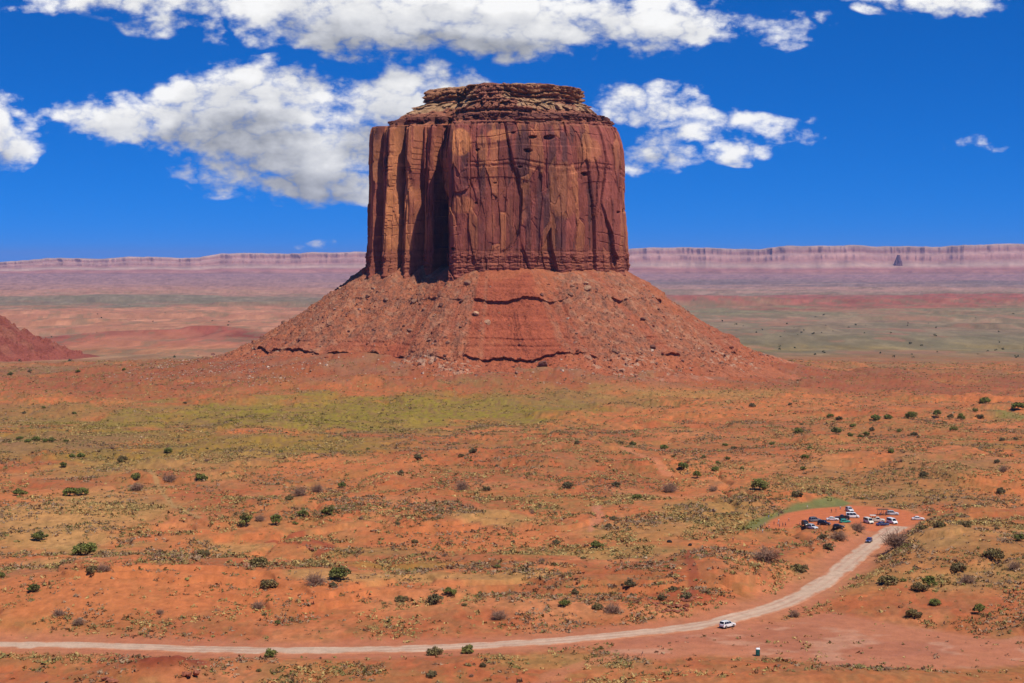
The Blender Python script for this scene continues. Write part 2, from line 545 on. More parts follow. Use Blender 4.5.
# picture x, y, half width, half height, colour, weight, plant cover
BLOBS = [
    (512, 384, 700, 14, REDDARK, .75, .35), (60, 385, 260, 22, REDDARK, .6, .5), (900, 385, 260, 16, REDDARK, .8, .35),
    (560, 388, 200, 5, GREYV, .8, .9), (60, 366, 150, 5, GREYV, .7, .9), (250, 357, 110, 6, np.array([.42, .24, .15]), .6, .2),
    (300, 420, 290, 19, YGREEN, .95, .75), (420, 409, 220, 15, YGREEN, .95, .75), (220, 447, 230, 17, YGREEN, .75, .9), (120, 432, 160, 12, YGREEN, .6, .8), (600, 402, 120, 8, OLIVE, .7, .7),
    (170, 463, 160, 12, STRAW, .7, .7), (60, 440, 120, 10, SAGE, .8, 1.), (40, 414, 130, 12, OLIVE, .6, .7), (700, 396, 110, 5, STRAW, .6, .4),
    (560, 440, 160, 20, RED, .65, .75), (440, 455, 80, 12, RED, .8, .4), (560, 470, 140, 14, RED, .5, .9), (330, 468, 90, 9, SAND, .9, .15),
    (40, 505, 70, 22, SAND, .85, .15), (210, 505, 110, 12, RED, .6, .8), (120, 520, 120, 10, PALE, .5, .5), (200, 600, 330, 24, SAND, .9, .12),
    (60, 610, 160, 24, SAND, .8, .12), (450, 535, 110, 13, SAND, .85, .15), (420, 566, 95, 9, np.array([.33, .17, .04]), .85, .5),
    (300, 552, 90, 10, RED, .4, .5), (610, 552, 120, 8, STRAW, .75, .7), (700, 515, 70, 20, STRAW, .75, .8), (640, 535, 60, 12, STRAW, .5, .8),
    (560, 505, 120, 14, RED, .45, .9), (640, 585, 110, 14, RED, .5, .5), (470, 605, 120, 12, PALE, .6, .4), (620, 615, 90, 6, PALE, .5, .3),
    (900, 430, 190, 26, RED, .5, .8), (880, 480, 170, 22, OLIVE, .45, .95), (1015, 418, 40, 5, GREENS, .8, .5), (990, 397, 50, 4, SAND, .9, .05),
    (990, 445, 60, 8, YGREEN, .35, .8), (950, 470, 80, 14, SAGE, .5, 1.), (790, 490, 70, 9, STRAW, .5, .7), (905, 495, 130, 9, STRAW, .45, .9),
    (960, 540, 110, 18, STRAW, .55, .9), (930, 580, 130, 22, STRAW, .35, .8), (1000, 610, 60, 20, RED, .4, .6), (850, 590, 60, 14, STRAW, .4, .8),
    (780, 550, 60, 12, SAND, .5, .6), (150, 672, 36, 9, np.array([.24, .05, .024]), .95, 0.), (560, 662, 110, 8, STRAW, .55, .8), (300, 665, 120, 9, SAND, .4, .7),
    (70, 515, 120, 34, np.array([.40, .27, .10]), .55, .45), (150, 560, 130, 12, np.array([.40, .27, .10]), .45, .5), (90, 545, 80, 8, np.array([.33, .24, .085]), .5, .6), (230, 540, 60, 10, np.array([.40, .27, .10]), .5, .6),
    (330, 590, 60, 8, np.array([.40, .27, .10]), .5, .6), (500, 520, 60, 6, np.array([.40, .27, .10]), .5, .6), (480, 585, 120, 6, np.array([.40, .27, .10]), .5, .5), (940, 555, 120, 16, np.array([.40, .27, .10]), .45, .9), (970, 595, 70, 10, np.array([.40, .27, .10]), .4, .8),
    (350, 545, 70, 6, np.array([.29, .18, .055]), .6, .8), (300, 540, 34, 5, np.array([.28, .06, .028]), .8, .1), (150, 672, 48, 15, np.array([.22, .05, .026]), 1.0, 0.),
    (185, 672, 20, 6, np.array([.2, .05, .03]), .8, 0.), (800, 668, 120, 6, np.array([.34, .09, .036]), .8, .7),
    (900, 680, 170, 14, RED, .8, .6), (700, 665, 60, 10, RED, .7, .7), (1010, 625, 40, 14, RED, .7, .6), (685, 604, 50, 8, np.array([.30, .065, .03]), .7, .3),
]
TRACKS = [
    ([(612, 440), (632, 452), (655, 462), (668, 470)], 2.4, (.48, .18, .085), .65), ([(598, 505), (596, 513), (601, 520), (594, 527), (590, 534)], 2.0, (.46, .18, .10), .65),
    ([(150, 470), (165, 492), (178, 508), (200, 520)], 1.2, (.33, .20, .08), .7), ([(560, 575), (640, 572), (700, 566), (742, 560)], 1.0, (.27, .09, .045), .5),
    ([(270, 534), (300, 529), (330, 541), (318, 548)], 2.2, (.27, .06, .028), .8), ([(690, 560), (688, 575), (694, 590), (690, 606)], 1.2, (.24, .06, .03), .7),
    ([(760, 600), (770, 570), (800, 545), (818, 535)], .9, (.30, .10, .05), .4), ([(860, 640), (930, 646), (1010, 650)], 2.2, (.33, .12, .07), .6),
    ([(640, 655), (600, 662), (560, 672), (540, 690)], 3.0, (.44, .16, .08), .6), ([(830, 665), (900, 655), (1020, 640)], 1.8, (.45, .2, .12), .5),
]
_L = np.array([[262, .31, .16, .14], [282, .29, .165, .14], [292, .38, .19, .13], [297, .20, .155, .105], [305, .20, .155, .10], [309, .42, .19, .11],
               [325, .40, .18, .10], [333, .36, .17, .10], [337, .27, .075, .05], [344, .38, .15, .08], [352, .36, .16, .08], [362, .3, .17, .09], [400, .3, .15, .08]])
_Rr = np.array([[262, .31, .15, .13], [278, .29, .16, .14], [282, .18, .13, .115], [288, .36, .2, .15], [293, .22, .16, .11], [296, .30, .10, .075], [303, .30, .105, .07],  # the dark band here is a thin cloud shadow put into the ground colour
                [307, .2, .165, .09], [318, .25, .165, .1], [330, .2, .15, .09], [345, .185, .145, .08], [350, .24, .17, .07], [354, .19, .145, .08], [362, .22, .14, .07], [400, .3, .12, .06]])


def ground_look(x, y):
    """colour and plant cover of the ground at (x, y)"""
    x = np.asarray(x, np.float32); y = np.asarray(y, np.float32)
    shp = x.shape
    x = x.ravel(); y = y.ravel()
    c = np.empty((len(x), 3)); veg = np.zeros(len(x))
    nr = y < 2900
    xn, yn = x[nr], y[nr]
    a = f2(xn / 70, yn / 90, 4, 21); b = f2(xn / 24, yn / 30, 4, 22)
    col = SAND + (RED - SAND) * sstep(a, .40, .60)[:, None]
    col = col + (PALE - col) * (.6 * sstep(b, .5, .68))[:, None]
    v = .55 + .6 * (f2(xn / 45, yn / 55, 4, 23) - .5)
    for (px, py, rx, ry, cc, w, vv) in BLOBS:
        k = gauss(xn, yn, px, py, rx, ry) if False else None
        cx, cy = plane_at(px, py, -0.0 if py > 420 else (-8.0 if py > 395 else -14.0))
        sx = rx * cy / FPX; sy = ry * cy * cy / ((CAM_Z + 8) * FPX)
        d = ((xn - cx) / sx) ** 2 + ((yn - cy) / sy) ** 2
        k = np.zeros(len(xn)); mk = d < 4
        if not mk.any():
            continue
        nn = b[mk] * .6 + a[mk] * .4
        k[mk] = sstep(np.exp(-d[mk]) + (nn - .5) * 1.3, .25, .75) * w * sstep(d[mk], 4, 2.5)
        col = col + (cc - col) * k[:, None]
        v = v + (vv - v) * k
    # tufts too small to model show as mottling of the ground
    sp = f2(xn / 3.2, yn / 5.0, 3, 24)
    thr = .60 - .20 * np.clip(v, 0, 1)
    far_k = .55 + .3 * sstep(yn, 700, 1300)
    tuft = sstep(sp, thr, thr + .08) * far_k * (1 - sstep(yn, 2200, 2700))
    tcol = SAGE * .86 + (OLIVE * .86 - SAGE * .86) * sstep(f2(xn / 14, yn / 18, 2, 25), .4, .6)[:, None]
    col = col + (tcol - col) * (tuft * np.clip(v + .1, 0, 1))[:, None]
    rb = np.hypot(xn - BC[0], yn - BC[1])
    ap = (1 - sstep(rb + (a - .5) * 160, 290, 430)) * .8
    acol = np.array([.30, .082, .042]) + (np.array([.27, .115, .07]) - np.array([.30, .082, .042])) * sstep(b, .45, .6)[:, None]
    col = col + (acol - col) * ap[:, None]; v = v * (1 - .5 * ap)
    fe = sstep(yn + (a - .5) * 900, 1650, 2350) * .65 * (1 - ap)
    fcol = np.array([.25, .095, .055]) + (np.array([.20, .14, .08]) - np.array([.25, .095, .055])) * sstep(b + .25 * (xn / yn), .44, .58)[:, None]
    col = col + (fcol - col) * fe[:, None]
    # broad drifts of thin dry grass, and the grain of the ground
    dr = sstep(f2(xn / 33 + 7, yn / 42, 5, 34), .47, .60) * np.clip(v + .05, 0, 1) * .36
    dcol = STRAW * .85 + (SAGE - STRAW * .85) * sstep(f2(xn / 50, yn / 60, 3, 35), .42, .58)[:, None]
    col = col + (dcol - col) * dr[:, None]
    gp = f2(xn / 7, yn / 11, 4, 39)
    col = col + (np.array([.28, .15, .055]) - col) * (sstep(gp, .50, .60) * np.clip(v + .1, 0, 1) * .30)[:, None]
    col = col * (.74 + .44 * f2(xn / 1.3, yn / 3.2, 3, 36))[:, None] * np.array([1.0, .985, .90])
    # washes and foot tracks
    for pts, wd, cc, k_ in TRACKS:
        W = np.array([plane_at(*p) for p in pts])
        sel = (yn > W[:, 1].min() - 30) & (yn < W[:, 1].max() + 30) & (xn > W[:, 0].min() - 30) & (xn < W[:, 0].max() + 30)
        if sel.any():
            dd = np.full(sel.sum(), 1e9)
            for p, q in zip(W[:-1], W[1:]):
                e_ = q - p
                t = np.clip(((xn[sel] - p[0]) * e_[0] + (yn[sel] - p[1]) * e_[1]) / (e_ @ e_), 0, 1)
                dd = np.minimum(dd, np.hypot(xn[sel] - p[0] - t * e_[0], yn[sel] - p[1] - t * e_[1]))
            kk = (1 - sstep(dd + (b[sel] - .5) * wd * 2.2, wd * .6, wd * 1.5)) * k_
            col[sel] = col[sel] + (np.array(cc) - col[sel]) * kk[:, None]
            v[sel] = v[sel] * (1 - kk)
    # trodden and driven ground
    rd = road_dist(xn, yn); lot = poly_sd(xn, yn, LOT); yard = poly_sd(xn, yn, YARD); gr = poly_sd(xn, yn, GREEN)
    e = (b - .5) * 7
    sh = 1 - sstep(rd + e, 7, 17)
    col = col + (PACKED - col) * (sh * .7)[:, None]; v = v * (1 - sh)
    k = 1 - sstep(yard + e, -2, 5)
    yc = PACKED + (np.array([.34, .125, .07]) - PACKED) * (sstep(f2(xn / 30, yn / 14, 5, 27), .45, .65))[:, None]
    yc = yc + (np.array([.46, .24, .15]) - yc) * (sstep(f2(xn / 12 + 4, yn / 10, 5, 28), .58, .75) * .7)[:, None]
    col = col + (yc - col) * (k * .85)[:, None]; v = v * (1 - k)
    k = 1 - sstep(lot + e * .35, -1, 2)
    col = col + (np.array([.47, .135, .055]) - col) * (k * .9)[:, None]; v = v * (1 - k)
    k = 1 - sstep(gr + e * .5, -1, 3)
    col = col + (np.array([.12, .15, .05]) - col) * (k * .85)[:, None]; v = v * (1 - .5 * k)
    v = v * (1 - sstep(-rd, -9, -7.5))
    c[nr] = col; veg[nr] = np.clip(v, 0, 1)
    fa = y > 2300
    xf, yf = x[fa], y[fa]
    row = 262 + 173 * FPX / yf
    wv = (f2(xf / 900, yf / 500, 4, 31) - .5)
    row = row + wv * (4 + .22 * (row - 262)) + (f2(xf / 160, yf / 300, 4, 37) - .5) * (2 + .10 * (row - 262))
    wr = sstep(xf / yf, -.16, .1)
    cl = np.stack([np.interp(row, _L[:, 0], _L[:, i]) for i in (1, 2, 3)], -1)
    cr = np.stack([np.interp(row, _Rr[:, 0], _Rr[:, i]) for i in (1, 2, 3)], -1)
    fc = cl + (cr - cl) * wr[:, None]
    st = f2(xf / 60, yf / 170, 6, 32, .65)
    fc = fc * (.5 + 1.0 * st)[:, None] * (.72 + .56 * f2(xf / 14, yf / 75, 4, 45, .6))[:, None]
    rdx = sstep(f2(xf / 130, yf / 260, 5, 44, .6), .50, .60) * sstep(row, 300, 306)
    fc = fc + (np.array([.33, .135, .085]) - fc) * (rdx * .45)[:, None]
    vv = sstep(f2(xf / 45, yf / 140, 6, 33, .66), .50, .60)
    fc = fc + (np.array([.15, .13, .075]) - fc) * (vv * .5 * sstep(row, 282, 300))[:, None]
    w = sstep(yf, 2300, 2900)
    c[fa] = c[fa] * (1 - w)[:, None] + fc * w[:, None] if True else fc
    return c.reshape(shp + (3,)), veg.reshape(shp)


def build_ground():
    ang = np.concatenate([np.linspace(-60, -21, 90, endpoint=False), np.linspace(-21, 21, 940), np.linspace(21, 60, 91)[1:]])
    tn = np.tan(np.radians(ang))
    # distances: evenly spread in how steeply one looks down on them, so detail falls off with distance
    near = (CAM_Z) / np.linspace(CAM_Z / 395, CAM_Z / 2300, 640)
    far = 175.0 / np.linspace(175 / 2300., 175 / 70000., 190)
    ys = np.concatenate([[-2500, -800, -200, 0, 60, 150, 220, 290, 340, 370], near, far[1:]])
    X = np.empty((len(ys), len(tn))); Y = np.empty_like(X)
    wide = np.maximum(ys, 300)
    X[:] = wide[:, None] * tn[None, :]
    Y[:] = ys[:, None]
    Z = H(X, Y)
    c, v = ground_look(X, np.maximum(Y, 300))
    P = np.stack([X, Y, Z], -1)
    o = mesh_obj('ground', grid_mesh('ground', P[:, ::1], c), M_ground)
    tag(o, kind='structure')
    return o


build_ground()

# ------------------------------------------------------------------ road
def build_road():
    P = spline(_rw, 60)
    T = np.gradient(P, axis=0); T /= np.linalg.norm(T, axis=1)[:, None]
    N = np.stack([-T[:, 1], T[:, 0]], -1)
    s = np.linspace(-1, 1, 23)
    wl = np.interp(np.arange(len(P)) / len(P), [0, .5, .75, .93, 1], [4.7, 4.9, 4.9, 4.8, 6.0])
    wv = wl[:, None] * (.94 + .18 * (f2(np.arange(len(P))[:, None] / 14. + 0 * s, s[None, :] * 0.5 + 0 * P[:, :1], 3, 41) - .5))
    X = P[:, :1] + N[:, :1] * s[None, :] * wv; Y = P[:, 1:] + N[:, 1:] * s[None, :] * wv
    Z = H(X, Y) + .10 + .08 * (1 - s[None, :] ** 2) - .13 * (np.abs(s)[None, :] > .97)
    base = np.array([.47, .325, .225]); edge = np.array([.43, .175, .09]); rut = np.array([.40, .21, .14])
    n = f2(X / 4, Y / 7, 5, 42)
    e = sstep(np.abs(s)[None, :] + (n - .5) * .9, .55, .95)
    c = base + (edge - base) * e[..., None]
    ru = np.exp(-((np.abs(s + .06 * np.sin(np.arange(len(P)) / 40.)[:, None]) - .36) / .13) ** 2) * .75 * sstep(f2(X / 30, Y / 30, 3, 46), .3, .6)
    c = c + (rut - c) * ru[..., None]
    c = c * (.92 + .16 * f2(X / 14, Y / 20, 4, 43))[..., None]
    o = mesh_obj('road', grid_mesh('road', np.stack([X, Y, Z], -1), c), M_ground)
    tag(o, kind='structure')


build_road()

# ------------------------------------------------------------------ the butte
_OUT = [(-47, -141), (-42, -147), (-10, -149), (30, -150), (70, -147), (102, -137), (125, -118), (140, -90), (147, -50), (149, 0), (144, 50), (128, 95), (95, 130), (40, 150),
        (-30, 150), (-90, 130), (-128, 90), (-143, 40), (-146, 0), (-145, -36),
        (-143, -62), (-135, -74), (-130.5, -72), (-127, -34), (-123.5, -33),
        (-123, -74), (-117, -87), (-109, -86), (-106, -46), (-102.5, -44),
        (-101, -84), (-95, -96), (-88, -95), (-84, -44), (-79.5, -42),
        (-78, -86), (-71, -98), (-65.5, -96), (-61, -58), (-57, -50), (-52, -50), (-49.5, -84)]


def polar_table(pts, n=8192):
    P = np.array(pts, float)
    th = (np.arange(n) + .5) / n * 2 * np.pi - np.pi
    dx, dy = np.cos(th), np.sin(th)
    best = np.zeros(n)
    for i in range(len(P)):
        a = P[i]; b = P[(i + 1) % len(P)]
        e = b - a
        den = dx * e[1] - dy * e[0]
        with np.errstate(divide='ignore', invalid='ignore'):
            t = (a[0] * e[1] - a[1] * e[0]) / den
            s = (a[0] * dy - a[1] * dx) / den
        ok = (s >= -1e-6) & (s <= 1 + 1e-6) & (t > 0)
        best = np.where(ok & (t > best), t, best)
    return th, best


def blur_wrap(a, sig):
    n = len(a)
    k = np.fft.rfftfreq(n, 1.0 / n)
    return np.fft.irfft(np.fft.rfft(a) * np.exp(-.5 * (k * sig) ** 2), n)


TH_T, R_T = polar_table(_OUT)
R_S = blur_wrap(R_T, R(9))


def wrapi(th, tab):
    t = (th + np.pi) % (2 * np.pi) - np.pi
    return np.interp(t, TH_T, tab, period=2 * np.pi)


def pick_angles(nf, nb):
    f = np.linspace(R(-90 - 108), R(-90 + 108), nf, endpoint=False)
    b = np.linspace(R(-90 + 108), R(270 - 108), nb, endpoint=False)
    return np.concatenate([f, b])


# radius of each level as a share of the foot's: front / right, and the stepped left side
def _zc(z):
    z = np.array(z, float)
    return np.where(z > 262, 262 + (z - 262) * .763, z)


_mz = _zc([80, 105, 112, 123, 126, 200, 222, 240, 250, 258, 263, 264.5, 268, 270, 271, 276.5, 277.5, 281, 283, 299, 300.5, 306, 319, 321])
_mF = np.array([.995, .99, .985, .982, .98, .98, .98, .968, .95, .93, .915, .875, .87, .86, .85, .845, .80, .785, .775, .68, .64, .645, .64, .61])
_mL = np.array([1.01, 1.0, .99, .985, .98, .97, .97, .965, .96, .955, .95, .80, .79, .785, .775, .77, .755, .74, .72, .56, .51, .52, .51, .48])
TOP_Z = 307.0


def butte_cliff(th, z):
    """radius of the rock wall for arrays of angle and height"""
    c0, s0 = np.cos(th), np.sin(th)
    wob = (f3(c0 * 2.2, s0 * 2.2, z * .016, 3, 51) - .5) * R(3.0)
    capk = sstep(z, 262, 285)
    ra = wrapi(th + wob * (1 - capk), R_T)
    rs = wrapi(th, R_S)
    # the great alcove is deepest low down; above, broken rock partly fills it
    tm = (th + 2 * np.pi) % (2 * np.pi)
    alc = sstep(tm, R(226), R(232)) * (1 - sstep(tm, R(251), R(253)))
    fill = .85 * sstep(z + (f3(c0 * 9, s0 * 9, z * .03, 3, 69) - .5) * 120, 165, 262) * alc
    ra = np.where(rs > ra, ra + (rs * .985 - ra) * fill, ra)
    r0 = ra * (1 - capk) + rs * capk
    # the notches of the left side come and go with height
    notch = np.clip((rs - ra) / 30, -1, 1)
    left = sstep(-np.cos(th), .28, .62) * sstep(-s0 + .95, 0, .3)
    m = np.interp(z, _mz, _mF) * (1 - left) + np.interp(z, _mz, _mL) * left
    # the skirt of debris that leans on the middle of the cap
    dth = np.abs((th + np.pi / 2 + .06 + np.pi) % (2 * np.pi) - np.pi)
    hw = np.interp(z, [262, 276.5, 307], [R(34), R(27), R(6)])
    rid = .86 - (z - 268) / 39 * .22
    wr = (1 - sstep(dth, hw * .75, hw * 1.1)) * sstep(z, 276.5, 279)
    m = np.maximum(m, m * (1 - wr) + rid * wr)
    r = r0 * m
    x, y = c0 * r0, s0 * r0
    cl = 1 - sstep(z, 258, 268)          # plain wall below the cap
    # broad bulges and vertical ribs
    r = r + (f3(x * .020, y * .020, z * .004, 3, 52) - .5) * 14 * (.4 + .6 * cl)
    arc = th * 148 + (f3(x * .02, y * .02, z * .006, 3, 64) - .5) * 16 + (f3(x * .09, y * .09, z * .025, 3, 65) - .5) * 5
    zz = z + (f3(x * .03, y * .03, z * .03, 2, 66) - .5) * 24
    v1, e1, a1, b1 = cells(arc / 19., zz / 120., 1)
    v2, e2, a2, b2 = cells(arc / 7.5, zz / 48., 2)
    v3, e3, a3, b3 = cells(arc / 3.4, zz / 16., 3)
    r = r + cl * ((v1 - .5) * 6.5 + a1 * (v1 - .45) * 7 + (v2 - .5) * 2.4 + a2 * (v2 - .5) * 2.4 + (v3 - .5) * .8)
    r = r - cl * (1.3 * (1 - sstep(e1, .02, .08)) * (_h2((v1 * 997).astype(np.int32), (v1 * 131).astype(np.int32)) > .45) + .35 * (1 - sstep(e2, .02, .08)))
    r = r + (f3(x * .3, y * .3, z * .10, 3, 56) - .5) * 1.0
    # thin bedding joints across the wall
    bj = np.abs(n2(z * .11 + 3 * f3(x * .012, y * .012, z * .01, 2, 67), 0 * z + 4.5) - .5)
    r = r - cl * .7 * (1 - sstep(bj, .012, .035)) * sstep(f3(x * .03, y * .03, z * .02, 2, 68), .5, .62)
    # bedding: foot of the wall and the cap
    bed = n2(z * .55 + .12 * f3(x * .05, y * .05, z * .02, 2, 57) * 20, 0 * z + .5)
    foot = sstep(128 - z, 0, 10)
    r = r + foot * (bed - .5) * 3.2 + foot * (f3(x * .2, y * .2, z * .6, 3, 58) - .5) * 2.5
    cap = 1 - cl
    bed2 = n2(z * .42 + 4.0 * (f3(x * .02, y * .02, z * .01, 2, 59) - .5), 0 * z + 7.5)
    r = r + cap * (sstep(bed2, .3, .7) - .5) * 6.0 * (1 - .4 * wr)
    v4, e4, a4, b4 = cells(arc / 9., z / 5.5, 4)
    v5, e5, a5, b5 = cells(arc / 4., z / 3., 5)
    r = r + cap * ((v4 - .5) * 7.5 + (v5 - .5) * 3.0 - 1.8 * (1 - sstep(e4, .02, .1)))
    blk = f3(x * .10, y * .10, z * .14, 4, 60)
    r = r + cap * (blk - .5) * 7
    # joints that cut the rim rock into blocks
    rimk = sstep(z, 290.5, 292) * (1 - wr)
    r = r - rimk * 5.0 * np.clip(1 - np.abs(f3(x * .11, y * .11, z * .02, 3, 61) - .5) / .03, 0, 1)
    # small caves
    for (px, py, ra_, de) in CAVES:
        X = (px - 512) / FPX * 1755 - BC[0]
        Z = CAM_Z + (262 - py) / FPX * 1755
        t0 = math.atan2(-math.sqrt(max(145 ** 2 - X * X, 50)), X)
        dd = np.hypot((((th - t0 + np.pi) % (2 * np.pi)) - np.pi) * 148 / ra_ * .62, (z - Z) / ra_ * np.where(z > Z, 1.5, 1.0)) + (blk - .5) * 1.6
        r = r - de * (1 - sstep(dd, .55, 1.0))
    # the round fresh scar on the left edge of the face
    CELLS.update(v1=v1, v2=v2, v3=v3, e1=e1, e2=e2)
    return r, left, wr, notch


CELLS = {}
CAVES = [(532, 137, 3.4, 7), (547, 137, 3.2, 6), (527, 150.5, 3.0, 6), (514, 133, 1.6, 3), (576, 173, 3.6, 7), (619, 208, 3.4, 5), (520, 167, 2.4, 2.5),
         (476, 203, 1.8, 3), (582, 206, 2.4, 3), (601, 211, 2.0, 3), (495, 183, 1.8, 2), (559, 120, 2.0, 3), (478, 150, 2.0, 4), (454, 248, 2, 4), (615, 227, 2, 3)]

# height of the talus against distance out from the wall's foot
_tp = np.array([0, .08, .16, .19, .24, .305, .315, .325, .335, .42, .52, .610, .618, .626, .634, .66, .70, .78, .88, 1.0])
_ts = np.array([-90, -60, -12, 0, 20, 37.5, 38.6, 35.6, 36.0, 60, 90, 114.5, 115.8, 112.6, 113.0, 128, 150, 190, 240, 330])
_tz = np.array([116, 113, 107, 102, 88, 76.6, 75.6, 74.6, 72.4, 56.0, 35.5, 21.5, 20.6, 19.7, 18.2, 11.5, 4, -7, -16, -34])
_us = np.array([-90, -60, -12, 0, 20, 36.5, 37, 37.5, 38, 60, 90, 113, 114, 115, 116, 128, 150, 190, 240, 330])
_uz = np.array([116, 113, 107, 102, 87, 75.2, 74.8, 74.4, 74, 57.0, 36.5, 21.5, 20.6, 19.8, 19.0, 11.5, 4, -7, -16, -34])


def butte_talus(th, t):
    c0, s0 = np.cos(th), np.sin(th)
    rs = wrapi(th, R_S) + 2
    nz = f2(c0 * 7 + 20, s0 * 7 + 20, 5, 71)
    # where rubble fans bury the ledges, and fans that climb the wall
    bury = sstep(nz, .47, .58)
    left_fan = sstep(-c0, .25, .5) * (1 - .3 * sstep(-c0, .9, 1))
    bury = np.clip(np.maximum(bury * .92, left_fan * .95 * (1 - sstep(t, .5, .57))), 0, 1)
    wig = (f2(c0 * 12 + 5, s0 * 12 + 5, 4, 72) - .5)
    tt = t + wig * .055 * sstep(t, .19, .24) * (1 - sstep(t, .66, .75))
    s = np.interp(tt, _tp, _ts) * (1 - bury) + np.interp(tt, _tp, _us) * bury
    z = np.interp(tt, _tp, _tz) * (1 - bury) + np.interp(tt, _tp, _uz) * bury
    r = rs + np.maximum(s, 0) * 1.09 + np.minimum(s, 0)
    x, y = c0 * r, s0 * r
    out = sstep(s, -10, 25) * (1 - sstep(s, 150, 220))
    wx = (f2(x * .02, y * .02, 3, 78) - .5) * 1.6
    gul = f2(c0 * 10 + 40 + wx, s0 * 10 + 40 + wx, 5, 73)
    z = z + out * (gul - .5) * 17 * sstep(s, 0, 80) * (1 - .6 * sstep(s, 110, 140))
    z = z + sstep(s, 30, -5) * (f2(c0 * 15 + 60, s0 * 15 + 60, 3, 74) - .5) * 16 * (.3 + .7 * sstep(-c0, .2, .45))
    z = z + out * (f2(x * .04, y * .04, 5, 75) - .5) * 10.0
    rg = f2(x * .22, y * .22, 4, 76)
    z = z + out * (sstep(rg, .58, .70) * 1.6 * (.35 + .65 * np.maximum(bury, .25)) + (f2(x * .5, y * .5, 2, 77) - .5) * 1.2)
    # many thin beds of shale
    bd = n2(z * .45 + wx, 0 * z + 3.5)
    r = r + (1 - bury) * out * (bd - .5) * 2.0
    return r, z, bury


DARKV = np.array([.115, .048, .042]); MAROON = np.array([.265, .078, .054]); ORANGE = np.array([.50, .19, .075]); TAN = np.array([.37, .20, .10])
BUFF = np.array([.42, .27, .14]); SHALE = np.array([.32, .084, .042]); DEBRIS = np.array([.345, .128, .066])


TAL = {}


